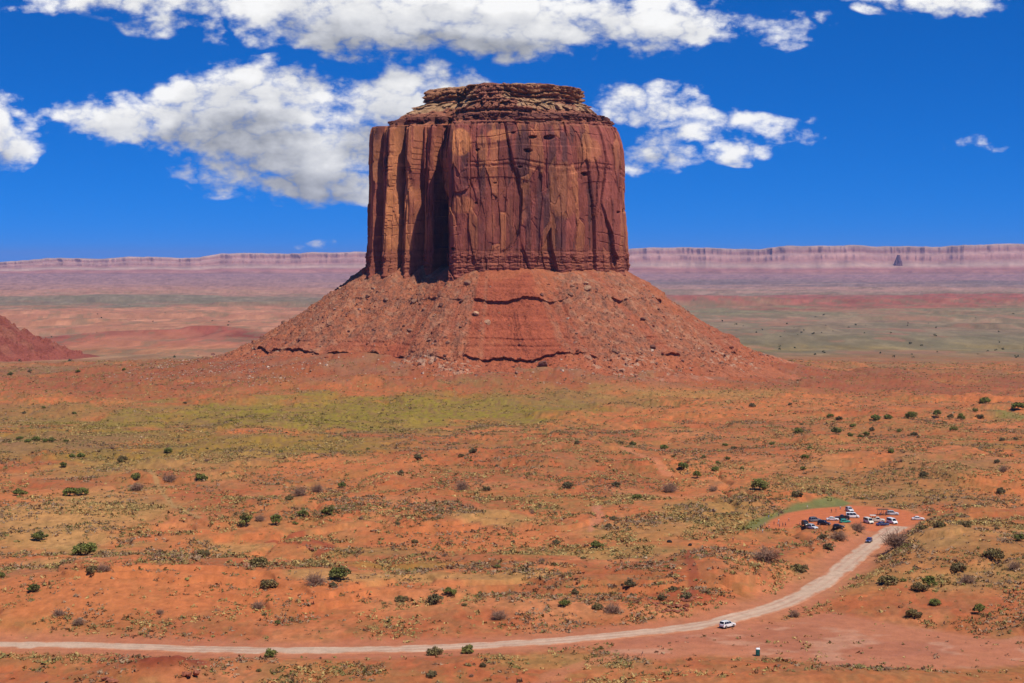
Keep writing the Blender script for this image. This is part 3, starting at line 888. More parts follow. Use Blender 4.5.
def build_butte():
    root = empty('butte', (BC[0], BC[1], 0), size=50)
    tag(root, 'broad red sandstone butte with sheer walls and a stepped cap above a talus cone', None, None, 'structure')
    th = pick_angles(1000, 150)
    # wall
    zs = np.concatenate([np.linspace(82, 266, 330, endpoint=False)])
    T, Z = np.meshgrid(th, zs)
    r, left, wr, notch = butte_cliff(T, Z)
    x, y = np.cos(T) * r, np.sin(T) * r
    P = np.stack([x, y, Z], -1)
    # colour: varnish streaks, fresh orange rock where slabs fell, strata at the foot, painted sunlight on the left
    a = f3(x * .030, y * .030, Z * .012, 4, 81)
    st = f3(x * .15, y * .15, Z * .004, 4, 82)
    c = MAROON + (ORANGE - MAROON) * (sstep(a + (st - .5) * .25, .55, .72)[..., None] * .45)
    c = c + (DARKV - c) * (sstep(st, .46, .62) * sstep(f3(x * .02, y * .02, Z * .014, 3, 83), .32, .48) * .95)[..., None]
    v1, v2, v3 = CELLS['v1'].copy(), CELLS['v2'].copy(), CELLS['v3'].copy()
    c = c * (.86 + .28 * v1)[..., None] * (.88 + .24 * v2)[..., None] * (.93 + .14 * v3)[..., None]
    c = c + (ORANGE * .95 - c) * (sstep(v2 * .6 + a * .6, .68, .76) * .5)[..., None]
    c = c + (ORANGE * 1.2 - c) * (left * .75 * sstep(st, .62, .40) * sstep(a, .3, .5))[..., None]  # brighter orange on the left pillars stands in for stronger sun on them
    pos = [(460, 143, 11, 13, .95), (500, 135, 12, 6, .6), (462, 205, 14, 10, .5), (565, 190, 14, 26, .45), (590, 150, 12, 14, .4), (482, 150, 6, 14, .5)]
    for (px, py, rx, ry, w) in pos:
        X = (px - 512) / FPX * 1757 - BC[0]; Zc = CAM_Z + (262 - py) / FPX * 1757
        d = ((x - X) / (rx * 1.07)) ** 2 + ((Z - Zc) / (ry * 1.07)) ** 2 + (a - .5) * 2.0
        k = (1 - sstep(d, .6, 1.1)) * w * (y < 0)
        c = c + (ORANGE * 1.06 - c) * k[..., None]
    foot = sstep(128 - Z, -2, 4)
    bed = n2(Z * .75, 0 * Z + 11.5)
    c = c + (np.array([.24, .075, .048]) * (.75 + .5 * bed)[..., None] - c) * (foot * .75)[..., None]
    c = c * (.80 + .40 * f3(x * .22, y * .22, Z * .07, 3, 85))[..., None]
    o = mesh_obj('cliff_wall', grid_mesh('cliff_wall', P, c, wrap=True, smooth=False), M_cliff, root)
    # cap
    zs = np.concatenate([np.linspace(258, TOP_Z, 150)])
    T, Z = np.meshgrid(th, zs)
    r, left, wr, notch = butte_cliff(T, Z)
    wallr = butte_cliff(th[None, :], np.full((1, len(th)), 257.0))[0]
    r = np.minimum(r, wallr - .6 - (Z - 258) * .05)
    # close the top
    k = np.linspace(1, 0, 26)[1:, None]
    rt = r[-1:] * k
    dome = 7.5 * (1 - k ** 1.3)
    xt, yt = np.cos(th) * rt, np.sin(th) * rt
    Zt = TOP_Z + dome * np.exp(-((xt + 8) / 60) ** 2) + (f2(xt * .06 + 9, yt * .06, 4, 91) - .5) * 7 * (k < .99) * (1 - k * .3)
    r = np.vstack([r, rt]); Z = np.vstack([Z, Zt]); T = np.vstack([T, np.repeat(th[None, :], len(k), 0)])
    wr = np.vstack([wr, np.ones_like(rt)])
    x, y = np.cos(T) * r, np.sin(T) * r
    Z = Z + (f3(x * .05, y * .05, Z * .02, 3, 92) - .5) * 3.0 * sstep(Z, 266, 275)
    n = f3(x * .06, y * .06, Z * .06, 4, 93)
    bed = n2(Z * .42, 0 * Z + 7.5)
    c = np.array([.27, .105, .062]) + (np.array([.15, .055, .04]) - np.array([.27, .105, .062])) * sstep(bed, .45, .75)[..., None]
    slope = sstep(Z, 276.5, 279) * (1 - sstep(Z, 289.5, 291))
    tan = np.clip(slope * .95 + sstep(Z, 305.5, 307.2) * .7, 0, 1)
    edge = wr * sstep(np.abs(T + np.pi / 2 + .06), .10, .22) * sstep(Z, 279, 282)
    tan = np.clip(np.where(wr > .5, edge, tan), 0, 1) * sstep(n, .32, .5)
    c = c + (BUFF - c) * (tan * .75)[..., None]
    rim = sstep(Z, 291, 292) * (1 - sstep(Z, 305, 307)) * (1 - wr)
    c = c + (np.array([.38, .18, .085]) - c) * (rim * .7)[..., None]
    c = c * (.75 + .5 * f3(x * .2, y * .2, Z * .25, 3, 94))[..., None]
    mesh_obj('stepped_cap', grid_mesh('stepped_cap', np.stack([x, y, Z], -1), c, wrap=True, smooth=False), M_cliff, root)
    # talus
    ss = np.concatenate([np.linspace(0, .16, 24, endpoint=False), np.linspace(.16, .70, 330, endpoint=False), np.linspace(.70, 1, 40)])
    T, S = np.meshgrid(th, ss)
    r, z, bury = butte_talus(T, S)
    S = np.interp(S, _tp, _us)
    TAL['xyz'] = np.stack([np.cos(T) * r + BC[0], np.sin(T) * r + BC[1], z], -1)
    TAL['bury'] = bury; TAL['s'] = S
    x, y = np.cos(T) * r, np.sin(T) * r
    a = f2(x * .03 + 4, y * .03, 4, 95); b = f2(x * .25, y * .25, 4, 96)
    bd = n2(z * .5, 0 * z + 3.5)
    c = SHALE * (.82 + .36 * bd)[..., None]
    side = np.clip(bury * .9 + .5 * sstep(np.abs(np.cos(T) + .03), .35, .75), 0, 1)
    c = c + (DEBRIS - c) * (side * .85)[..., None]
    c = c + (np.array([.40, .13, .058]) - c) * (sstep(a, .52, .66) * .5)[..., None]
    c = c + (np.array([.20, .10, .065]) - c) * (sstep(b, .50, .62) * .65 * side)[..., None]
    c = c + (np.array([.42, .21, .12]) - c) * (sstep(f2(x * .16 + 9, y * .16, 4, 98), .56, .66) * .5 * side)[..., None]
    low = sstep(S, 112, 122)
    c = c + (np.array([.41, .125, .055]) - c) * (low * .5)[..., None]
    pal = sstep(b, .56, .64) * low * sstep(f2(x * .02, y * .02 + 7, 3, 97), .42, .56)
    c = c + (np.array([.5, .33, .22]) - c) * (pal * .6)[..., None]
    mesh_obj('talus_slope', grid_mesh('talus_slope', np.stack([x, y, z], -1), c, wrap=True, smooth=False), M_talus, root)


build_butte()


# ------------------------------------------------------------------ the neighbour butte whose slope enters at the left
def build_side_butte():
    cx, cy = -1030.0, 2750.0
    base = -52.0
    root = empty('butte', (cx, cy, 0), size=50)
    tag(root, 'dark red talus slope of a second butte entering at the left edge', None, None, 'structure')
    th = np.linspace(-np.pi, np.pi, 420, endpoint=False)
    ss = np.linspace(0, 1.25, 120)
    T, S = np.meshgrid(th, ss)
    c0, s0 = np.cos(T), np.sin(T)
    r = 128 + S * 205 + (f2(c0 * 4 + 9, s0 * 4 + 9, 4, 101) - .5) * 24
    z = base + 108 * (1 - np.clip(S, 0, 1)) ** 1.75 - 25 * np.clip(S - 1, 0, 1)
    led = n2(z * .08, 0 * z + 2.5)
    z = z + (led - .5) * 11 * (S > .03) + (f2(c0 * 22 + 30, s0 * 22 + 30, 3, 102) - .5) * 14 * np.sin(np.clip(S, 0, 1) * np.pi) + (f2(c0 * r * .05, s0 * r * .05, 4, 103) - .5) * 16 * sstep(1.0 - S, 0, .3) + sstep(f2(c0 * r * .12, s0 * r * .12, 4, 108), .55, .68) * 5 * (S < .85)
    c = np.array([.23, .066, .045]) * (.7 + .6 * n2(z * .16, 0 * z + 1.5))[..., None]
    c = c + (np.array([.30, .115, .07]) - c) * (sstep(f2(c0 * r * .03, s0 * r * .03, 4, 104), .5, .62) * .6 * (1 - sstep(S, .55, .8)))[..., None]
    mesh_obj('talus_slope', grid_mesh('talus_slope', np.stack([c0 * r, s0 * r, z], -1), c, wrap=True, smooth=False), M_talus, root)
    zs = np.linspace(28, 190, 110)
    T, Z = np.meshgrid(th, zs)
    c0, s0 = np.cos(T), np.sin(T)
    r = 132 - (Z - 28) * .06 + (f3(c0 * 4, s0 * 4, Z * .008, 4, 105) - .5) * 40 + (f3(c0 * 16, s0 * 16, Z * .03, 4, 106) - .5) * 12
    k = np.linspace(1, 0, 10)[1:, None]
    T = np.vstack([T, np.repeat(th[None], 9, 0)]); r = np.vstack([r, r[-1:] * k]); Z = np.vstack([Z, 190 + 6 * (1 - k) + 0 * th[None]])
    c = MAROON + (ORANGE - MAROON) * sstep(f3(np.cos(T) * 5, np.sin(T) * 5, Z * .02, 4, 107), .5, .65)[..., None] * .6
    mesh_obj('cliff_wall', grid_mesh('cliff_wall', np.stack([np.cos(T) * r, np.sin(T) * r, Z], -1), c, wrap=True, smooth=False), M_cliff, root)


build_side_butte()


# ------------------------------------------------------------------ long mesas on the horizon
def build_mesa(name, x0, x1, dist, rows, prof, seed, cols, nx=2600, wig=1500):
    """rows: picture x -> row of the rim; prof: (share of the way up, metres back)"""
    px = np.linspace(x0, x1, nx)
    rim = np.interp(px, [a for a, _ in rows], [b for _, b in rows]) + (f2(px / 26., 0 * px, 5, seed, .6) - .5) * 3.2
    X = (px - 512) / FPX * dist
    top = CAM_Z + (262 - rim) / FPX * (dist + 1500)
    n1 = f2(X / 2600, 0 * X + seed, 4, seed + 1); nn2 = f2(X / 700, 0 * X + seed, 4, seed + 2)
    rowsP, rowsC = [], []
    u = np.linspace(0, 1, 44)
    up = np.interp(u, [p[0] for p in prof], [p[1] for p in prof])
    back = np.interp(u, [p[0] for p in prof], [p[2] for p in prof])
    for k in range(len(u)):
        amp = .8
        yy = dist + back[k] + ((n1 - .5) * wig + (nn2 - .5) * wig * .5) * float(amp) + (f2(X / 330, 0 * X + u[k] * 1.1, 4, seed + 3) - .5) * 200 * (.25 + .75 * float(sstep(np.array(up[k]), .1, .5)))
        yy = yy + (np.abs(f2(X / 210 + seed, 0 * X + u[k] * .8, 4, seed + 8) - .5) - .12) * 330 * float(sstep(np.array(up[k]), .12, .5))
        zz = -66 + (top + 66) * up[k] + (f2(X / 500, 0 * X + u[k] * 4, 3, seed + 4) - .5) * 26 * math.sin(math.pi * min(up[k], 1))
        rowsP.append(np.stack([X * yy / dist, yy, zz], -1))
        cc = np.stack([np.interp(up[k] + (f2(X / 900, 0 * X + u[k], 3, seed + 5) - .5) * .10, [c[0] for c in cols], [c[1][i] for c in cols]) for i in range(3)], -1)
        cc = cc * ((.6 + .8 * f2(X / 200, 0 * X + u[k] * 6, 6, seed + 6, .65)) * (.82 + .36 * float(n2(np.array([up[k] * 17.0 + seed]), np.array([.5]))[0])))[:, None]
        rowsC.append(cc)
    rowsP.append(np.stack([X * 1.3, 0 * X + dist + 9000, top], -1)); rowsC.append(rowsC[-1])
    o = mesh_obj(name, grid_mesh(name, np.array(rowsP), np.array(rowsC), smooth=True), M_mesa)
    tag(o, kind='structure')


_pf = [(0, 0, 0), (.10, .05, 250), (.18, .15, 330), (.26, .19, 700), (.55, .50, 1250), (.62, .66, 1310), (.70, .72, 1500), (.84, .96, 1560), (.9, .985, 1750), (1, 1, 2400)]
_mc = [(0, (.30, .16, .12)), (.18, (.36, .15, .11)), (.3, (.42, .27, .2)), (.5, (.36, .17, .13)), (.7, (.42, .24, .19)), (.8, (.30, .14, .11)), (.96, (.45, .3, .24)), (1, (.35, .22, .15))]
build_mesa('mesa', -900, 560, 24000, [(-900, 268), (-200, 266), (0, 262), (30, 259.5), (48, 257.5), (90, 259), (120, 257), (150, 256.5), (200, 257.5), (222, 254), (260, 253), (363, 252), (560, 252)], _pf, 200, _mc)
build_mesa('mesa', 470, 1900, 23000, [(470, 252), (620, 248.5), (660, 247), (690, 245.8), (720, 247.5), (752, 249), (790, 246), (850, 245.5), (940, 245.5), (1000, 243.5), (1300, 243), (1900, 246)], _pf, 230, _mc)


def build_far_butte(px, py_top, wpx, dist, seed, name='distant_butte'):
    X = (px - 512) / FPX * dist
    base = -66.0; top = CAM_Z + (262 - py_top) / FPX * dist
    hw = wpx / 2 / FPX * dist
    th = np.linspace(-np.pi, np.pi, 90, endpoint=False)
    u = np.linspace(0, 1, 40)
    T, U = np.meshgrid(th, u)
    rr = np.interp(U, [0, .35, .42, .7, .76, 1], [3.0, 2.2, 1.9, 1.3, 1.0, .5]) * hw * (.35 + 1.3 * f3(np.cos(T) * 2, np.sin(T) * 2, U * 2.5, 4, seed))
    zz = base + (top - base) * U
    k = np.array([[.5], [0.]])
    rr = np.vstack([rr, rr[-1:] * k]); T = np.vstack([T, np.repeat(th[None], 2, 0)]); zz = np.vstack([zz, np.repeat(zz[-1:], 2, 0)])
    c = np.tile(np.array([.17, .085, .08]), rr.shape + (1,)) * (.8 + .4 * f3(np.cos(T) * 4, np.sin(T) * 4, zz * .02, 3, seed + 1))[..., None]  # darker rock colour stands in for the cloud shadow lying on it
    o = mesh_obj(name, grid_mesh(name, np.stack([X + np.cos(T) * rr, dist + np.sin(T) * rr, zz], -1), c, wrap=True, smooth=False), M_mesa)
    tag(o, kind='structure')


build_far_butte(898, 255.0, 4.5, 24000, 301)

# ------------------------------------------------------------------ the air
def build_haze():
    bm = bmesh.new()
    bmesh.ops.create_cube(bm, size=1.0)
    me = bpy.data.meshes.new('haze')
    x0, x1, y0, y1, z0, z1 = -60000, 60000, -4000, 75000, -140, 560
    for v in bm.verts:
        v.co = Vector(((x0 + x1) / 2 + v.co.x * (x1 - x0), (y0 + y1) / 2 + v.co.y * (y1 - y0), (z0 + z1) / 2 + v.co.z * (z1 - z0)))
    bm.to_mesh(me); bm.free()
    mat = bpy.data.materials.new('haze_air')
    mat.use_nodes = True
    g = NT(mat.node_tree)
    pv = g.n('ShaderNodeVolumePrincipled')
    pv.inputs['Color'].default_value = HAZE_COL + (1,)
    pv.inputs['Density'].default_value = HAZE_D
    pv.inputs['Anisotropy'].default_value = 0.0
    o_ = g.n('ShaderNodeOutputMaterial')
    g.t.links.new(pv.outputs[0], o_.inputs['Volume'])
    o = mesh_obj('haze', me, mat)
    tag(o, kind='stuff')


HAZE_COL = (.36, .50, .98)
HAZE_D = 1.4e-5
build_haze()
#OBJECTS
# ------------------------------------------------------------------ loose stones
def project(P):
    """picture position of world points (N,3)"""
    d = P - np.array([0, 0, CAM_Z])
    cp, sp = math.cos(PITCH), math.sin(PITCH)
    f = d[..., 1] * cp - d[..., 2] * sp
    u = d[..., 1] * sp + d[..., 2] * cp
    return 512 + FPX * d[..., 0] / f, 341.5 - FPX * u / f


def boulder_mesh(k):
    bm = bmesh.new()
    bmesh.ops.create_icosphere(bm, subdivisions=3, radius=1.0)
    r = random.Random(k)
    planes = []
    for i in range(11):
        n = Vector((r.gauss(0, 1), r.gauss(0, 1), r.gauss(0, .8))).normalized()
        planes.append((n, r.uniform(.52, .85)))
    for v in bm.verts:
        for n, d in planes:
            q = v.co.dot(n)
            if q > d:
                v.co -= n * (q - d)
        v.co += v.co.normalized() * r.uniform(-.03, .03)
    sx, sy, sz = r.uniform(.8, 1.2), r.uniform(.75, 1.1), r.uniform(.55, .85)
    for v in bm.verts:
        v.co = Vector((v.co.x * sx, v.co.y * sy, v.co.z * sz))
    me = bpy.data.meshes.new('boulder')
    bm.to_mesh(me); bm.free()
    return me


STONE_COL = {'red': (.27, .095, .055), 'brown': (.25, .125, .08), 'tan': (.46, .26, .15), 'dark': (.16, .07, .05), 'black': (.02, .018, .017), 'pale': (.5, .35, .25)}
STONE = {k: principled('stone_' + k, v + (1,), .95, spec=.1, vary=.3, scale=1.7) for k, v in STONE_COL.items()}
BOULDERS = [boulder_mesh(900 + i) for i in range(9)]
for me in BOULDERS:
    me.materials.append(STONE['red'])


def boulder(pos, size, colr, label, group=None, squash=1.0, name='boulder'):
    o = bpy.data.objects.new(name, random.choice(BOULDERS))
    COL.objects.link(o)
    o.location = (pos[0], pos[1], pos[2] + size * .18 * squash)
    o.scale = (size / 2, size / 2 * random.uniform(.8, 1.1), size / 2 * squash)
    o.rotation_euler = (random.uniform(-.3, .3), random.uniform(-.3, .3), random.uniform(0, 6.28))
    o.material_slots[0].link = 'OBJECT'
    o.material_slots[0].material = STONE[colr]
    tag(o, label, 'boulder', group)
    return o


def build_boulders():
    P = TAL['xyz']; fr = P[..., 1] < BC[1] + 20
    U, V = project(P)
    U = np.where(fr, U, 1e6)
    named = [
        (476, 315, 8.0, 'tan', 'pale tan block in the middle of the red talus, upper of two neighbours'),
        (487, 324, 8.5, 'tan', 'pale tan slab just below right of the tan block on the talus'),
        (544, 366, 10.5, 'dark', 'big dark red boulder standing alone at the foot of the talus'),
        (441, 306, 6.5, 'dark', 'dark boulder under the upper ledge on the left of the talus face'),
        (462, 302, 5.0, 'dark', 'dark boulder tucked right under the upper ledge near the tan block'),
        (386, 301, 7.0, 'brown', 'brown boulder perched where the debris fan meets the upper ledge'),
        (448, 343, 5.5, 'brown', 'brown boulder among loose stones above the middle of the lower ledge'),
        (588, 290, 9.0, 'tan', 'large tan block high on the right talus beside a dark cleft'),
        (667, 332, 5.0, 'tan', 'upright tan stone on the right half of the talus'),
        (643, 320, 6.0, 'dark', 'dark slanting boulder midway down the right talus'),
        (626, 300, 6.0, 'brown', 'brown block below the ledge on the upper right talus'),
        (731, 348, 6.0, 'red', 'red boulder at the right end of the lower ledge'),
        (735, 341, 5.0, 'brown', 'brown boulder on the right talus edge against the green plain'),
        (300, 341, 6.5, 'dark', 'dark boulder on the lower left debris slope'),
        (292, 322, 5.5, 'brown', 'brown boulder on the left outline of the talus'),
        (331, 305, 6.0, 'tan', 'tan boulder high on the left debris slope'),
    ]
    for (px, py, sz, c, lab) in named:
        k = np.argmin((U - px) ** 2 + (V - py) ** 2)
        boulder(P.reshape(-1, 3)[k], sz, c, lab)
    # many look-alike blocks
    ok = np.nonzero((fr & (TAL['s'] > 6) & (TAL['s'] < 148) & (np.abs(P[..., 0] - BC[0]) < 300)).ravel())[0]
    w = (.25 + TAL['bury'].ravel()[ok] + 1.5 * (TAL['s'].ravel()[ok] > 112)) * (.6 + .01 * TAL['s'].ravel()[ok])
    pick = rng.choice(ok, 150, replace=False, p=w / w.sum())
    for k in pick:
        p = P.reshape(-1, 3)[k]
        sz = float(np.clip(rng.lognormal(1.2, .42), 1.9, 8.0))
        c = rng.choice(['red', 'brown', 'brown', 'dark', 'tan'], p=[.3, .25, .2, .15, .1])
        boulder(p, sz, str(c), 'loose block of sandstone lying on the slope of rubble below the cliff', 'loose blocks on the talus slope')
    for (px, py, sz, c, lab) in [(213, 351, 9, 'dark', 'flat dark slab on the pale gravel rise left of the butte'), (236, 347, 7, 'tan', 'rounded tan boulder on the skyline left of the talus'),
                                 (257, 344, 8, 'dark', 'dark red boulder on the skyline nearest the left foot of the talus'),
                                 (198, 352, 4, 'brown', 'small brown boulder leftmost on the gravel rise skyline')]:
        p = at(px, py + 4)
        boulder(p, sz, c, lab, squash=.7)
    for (px, py, lab) in [(669.5, 542.5, 'low black rock on the straw slope, left one of a pair'), (690, 545.5, 'low black rock on the straw slope, right one of a pair')]:
        p = at(px, py)
        boulder(p, 2.3, 'black', lab, squash=.8, name='black_rock')


build_boulders()


def tri_soup(name, C, T, col, mat, kind='stuff'):
    """C unused; T (N,k,3,3) triangles, col (N,k,3,3)"""
    V = T.reshape(-1, 3)
    Q = np.arange(len(V)).reshape(-1, 3)
    me = bpy.data.meshes.new(name)
    raw_mesh(me, V, Q, col.reshape(-1, 3), False)
    o = mesh_obj(name, me, mat)
    tag(o, kind=kind)
    return o


def build_rubble():
    P = TAL['xyz'].reshape(-1, 3); s = TAL['s'].ravel(); b = TAL['bury'].ravel()
    ok = np.nonzero((P[:, 1] < BC[1] + 40) & (s > 2) & (s < 160))[0]
    w = (.12 + b[ok] + 1.3 * (s[ok] > 114)) * (.4 + s[ok] / 100)
    pick = rng.choice(ok, 9000, p=w / w.sum())
    A = P[pick] + rng.normal(0, .4, (len(pick), 3)) * [1, 1, 0]
    # stones on the apron, thickest to the left
    n = 5200
    th = np.concatenate([rng.uniform(R(-215), R(-120), n // 2), rng.uniform(R(-150), R(35), n - n // 2)])
    rr = 262 + np.abs(rng.normal(0, 55, n)) + 110 * rng.random(n) * (np.cos(th) < -.4)
    X = BC[0] + np.cos(th) * rr; Y = BC[1] + np.sin(th) * rr
    B = np.stack([X, Y, H(X, Y)], -1)
    C = np.vstack([A, B])
    N = len(C)
    sz = np.clip(rng.lognormal(-.45, .55, N), .25, 2.6)
    # jittered cubes, one per stone
    cube = np.array([[-1, -1, -.6], [1, -1, -.6], [1, 1, -.6], [-1, 1, -.6], [-1, -1, .6], [1, -1, .6], [1, 1, .6], [-1, 1, .6]], float)
    V = cube[None] * (1 + rng.uniform(-.45, .25, (N, 8, 1))) + rng.uniform(-.2, .2, (N, 8, 3))
    a = rng.uniform(0, 6.28, N); ca, sa = np.cos(a), np.sin(a)
    V = np.stack([V[..., 0] * ca[:, None] - V[..., 1] * sa[:, None], V[..., 0] * sa[:, None] + V[..., 1] * ca[:, None], V[..., 2]], -1)
    V = V * (sz[:, None, None] * .55) + C[:, None, :] + np.array([0, 0, .15])
    F = np.array([[0, 2, 1], [0, 3, 2], [4, 5, 6], [4, 6, 7], [0, 1, 5], [0, 5, 4], [1, 2, 6], [1, 6, 5], [2, 3, 7], [2, 7, 6], [3, 0, 4], [3, 4, 7]])
    T = V[:, F]
    pal = np.array([(.29, .10, .055), (.33, .145, .085), (.23, .105, .07), (.42, .23, .14), (.52, .37, .27)])
    pr = np.array([.34, .30, .18, .12, .06])
    ci = rng.choice(5, N, p=pr)
    isb = np.arange(N) >= len(A)
    ci = np.where(isb & (rng.random(N) < .45), 4, ci)
    col = np.broadcast_to((pal[ci] * rng.uniform(.8, 1.15, (N, 1)))[:, None, None, :], T.shape)
    tri_soup('rubble', None, T, col, M_rock)


build_rubble()


# ------------------------------------------------------------------ scrub too small and too many to count
def build_scrub():
    parts = []
    for (d0, d1, n, smin, smax) in [(432, 560, 15000, .32, 1.05), (560, 800, 30000, .36, 1.2), (800, 1250, 52000, .42, 1.05), (1250, 2250, 40000, .5, 1.3)]:
        y = np.sqrt(rng.uniform(d0 ** 2, d1 ** 2, n * 2)); x = y * np.tan(rng.uniform(R(-24), R(24), n * 2))
        _, v = ground_look(x, y)
        cl = f2(x / 17, y / 20, 3, 61)
        keep = rng.random(n * 2) < np.clip(v * 1.15 * sstep(cl, .40, .60) * 1.6 + .045, 0, 1)
        r = np.hypot(x - BC[0], y - BC[1])
        keep &= r > 290
        keep &= (road_dist(x, y) > 8.0) & (poly_sd(x, y, LOT) > 1)
        x, y = x[keep][:n], y[keep][:n]
        parts.append((x, y, rng.uniform(smin, smax, len(x)) * rng.choice([.7, 1, 1.3], len(x))))
    x = np.concatenate([p[0] for p in parts]); y = np.concatenate([p[1] for p in parts]); sz = np.concatenate([p[2] for p in parts])
    z = H(x, y)
    g, v = ground_look(x, y)
    N = len(x); K = 9
    d = rng.normal(0, 1, (N, K, 3)); d[..., 2] = np.abs(d[..., 2]) * .9
    d /= np.linalg.norm(d, axis=-1, keepdims=True)
    c = d * (sz[:, None, None] * rng.uniform(.35, .9, (N, K, 1))) * np.array([1.25, 1.1, .55])
    t = rng.normal(0, 1, (N, K, 3, 3)) * (sz[:, None, None, None] * .34)
    T = c[:, :, None, :] + t
    T = T + np.stack([x, y, z + .06 * sz], -1)[:, None, None, :]
    T[..., 2] = np.maximum(T[..., 2], z[:, None, None] - .05)
    pal = np.array([(.23, .17, .065), (.18, .155, .05), (.17, .09, .045), (.40, .275, .10), (.30, .195, .115), (.19, .165, .05)])
    patch = f2(x / 40, y / 45, 3, 62)
    pr = np.array([.25, .22, .18, .13, .14, .08])
    ci = rng.choice(6, N, p=pr)
    ci = np.where((patch > .52) & (rng.random(N) < .65), 3, ci)
    ci = np.where((patch < .44) & (rng.random(N) < .45), 4, ci)
    yg = (g[:, 1] / g[:, 0] > .62)
    pc = pal[ci]
    pc = np.where((yg & (rng.random(N) < .7))[:, None], np.array([.26, .20, .042]), pc)
    pc = pc * rng.uniform(.75, 1.25, (N, 1))
    col = np.broadcast_to(pc[:, None, None, :], T.shape) * rng.uniform(.85, 1.15, (N, K, 1, 1))
    tri_soup('scrub', None, T, col, M_leafy)
    # shrubs of the far plain read as specks
    n = 900
    yy = 175.0 / rng.uniform(175 / 7500., 175 / 2500., n); xx = yy * np.tan(rng.uniform(R(-24), R(24), n))
    pp = f2(xx / 300, yy / 500, 3, 63)
    k = (rng.random(n) < sstep(pp, .42, .62) * (.25 + .75 * (xx > 0)))
    xx, yy = xx[k], yy[k]
    zz = H(xx, yy); N = len(xx); s_ = rng.uniform(1.5, 4.5, N); K = 16
    d = rng.normal(0, 1, (N, K, 3)); d[..., 2] = np.abs(d[..., 2]); d /= np.linalg.norm(d, axis=-1, keepdims=True)
    T = (d * s_[:, None, None] * .6)[:, :, None, :] + rng.normal(0, 1, (N, K, 3, 3)) * (s_ * .35)[:, None, None, None] + np.stack([xx, yy, zz + .3 * s_], -1)[:, None, None, :]
    col = np.broadcast_to((np.array([.06, .07, .035]) * rng.uniform(.7, 1.4, (N, 1)))[:, None, None, :], T.shape)
    tri_soup('far_scrub', None, T, col, M_leafy)


build_scrub()

# ------------------------------------------------------------------ bushes one can count
M_trunk = principled('shaggy_bark', (.16, .105, .075, 1), .95, spec=.1, vary=.3, scale=6)


def tube_arrays(p0, p1, r0, r1, n=5):
    p0 = np.array(p0, float); p1 = np.array(p1, float)
    a = p1 - p0; a /= np.linalg.norm(a) + 1e-9
    b = np.cross(a, [0.3, 0.8, 0.2]); b /= np.linalg.norm(b); c = np.cross(a, b)
    t = np.linspace(0, 2 * np.pi, n, endpoint=False)
    ring = np.cos(t)[:, None] * b + np.sin(t)[:, None] * c
    V = np.vstack([p0 + ring * r0, p1 + ring * r1])
    F = []
    for i in range(n):
        j = (i + 1) % n
        F += [(i, j, n + j), (i, n + j, n + i)]
    return V, np.array(F)


def crown_mesh(k, pal, nl=11, leaves=900, leaf=.085, flat=.62, loose=.10, name='crown'):
    """unit-wide crown (about 1 m across) of leaf sprays gathered in uneven clumps"""
    q = np.random.default_rng(k)
    # lobes set round a low dome, the outer ones sinking to the ground
    an = np.arange(nl) * 2.4 + q.uniform(-.4, .4, nl); ra = np.sqrt((np.arange(nl) + .4) / nl) * .36 * q.uniform(.8, 1.1, nl)
    lob = np.stack([np.cos(an) * ra, np.sin(an) * ra, flat * .62 * np.sqrt(np.maximum(1 - (ra / .43) ** 2, .08)) * q.uniform(.55, 1.25, nl)], -1)
    lr = q.uniform(.075, .20, nl)
    i = q.integers(0, nl, leaves)
    d = q.normal(0, 1, (leaves, 3)); d /= np.linalg.norm(d, axis=1)[:, None]
    rad = lr[i] * q.uniform(.55, 1.0, leaves) * (1 + loose * q.normal(0, 1, leaves))
    C = lob[i] + d * rad[:, None] * np.array([1, 1, .85])
    C[:, 2] = np.maximum(C[:, 2], .015)
    t1 = q.normal(0, 1, (leaves, 3)) + d * .4; t1 /= np.linalg.norm(t1, axis=1)[:, None]
    t2 = np.cross(t1, d + q.normal(0, .5, (leaves, 3))); t2 /= np.linalg.norm(t2, axis=1)[:, None] + 1e-9
    s_ = leaf * q.uniform(.6, 1.3, leaves)[:, None]
    T = np.stack([C - t1 * s_ * .6 - t2 * s_ * .4, C + t1 * s_ * .9, C - t1 * s_ * .3 + t2 * s_ * .6], 1)
    base = np.array(pal)[q.integers(0, len(pal), nl)][i] * q.uniform(.85, 1.2, (leaves, 1))
    me = bpy.data.meshes.new(name)
    raw_mesh(me, T.reshape(-1, 3), np.arange(leaves * 3).reshape(-1, 3), np.repeat(base, 3, 0), False)
    me.materials.append(M_leafy)
    return me, lob


def trunk_mesh(k, lob, thick=.022, name='trunk'):
    q = np.random.default_rng(k)
    Vs, Fs, o = [], [], 0
    hub = np.array([0, 0, .09])
    segs = [((0, 0, -.04), hub, thick * 1.5, thick)]
    for l in lob[:8]:
        m = hub + (l - hub) * .5 + q.normal(0, .03, 3)
        segs += [(hub, m, thick * .8, thick * .5), (m, l, thick * .5, thick * .2)]
    for a, b, r0, r1 in segs:
        V, F = tube_arrays(a, b, r0, r1)
        Vs.append(V); Fs.append(F + o); o += len(V)
    me = bpy.data.meshes.new(name)
    raw_mesh(me, np.vstack(Vs), np.vstack(Fs), None, True)
    me.materials.append(M_trunk)
    return me


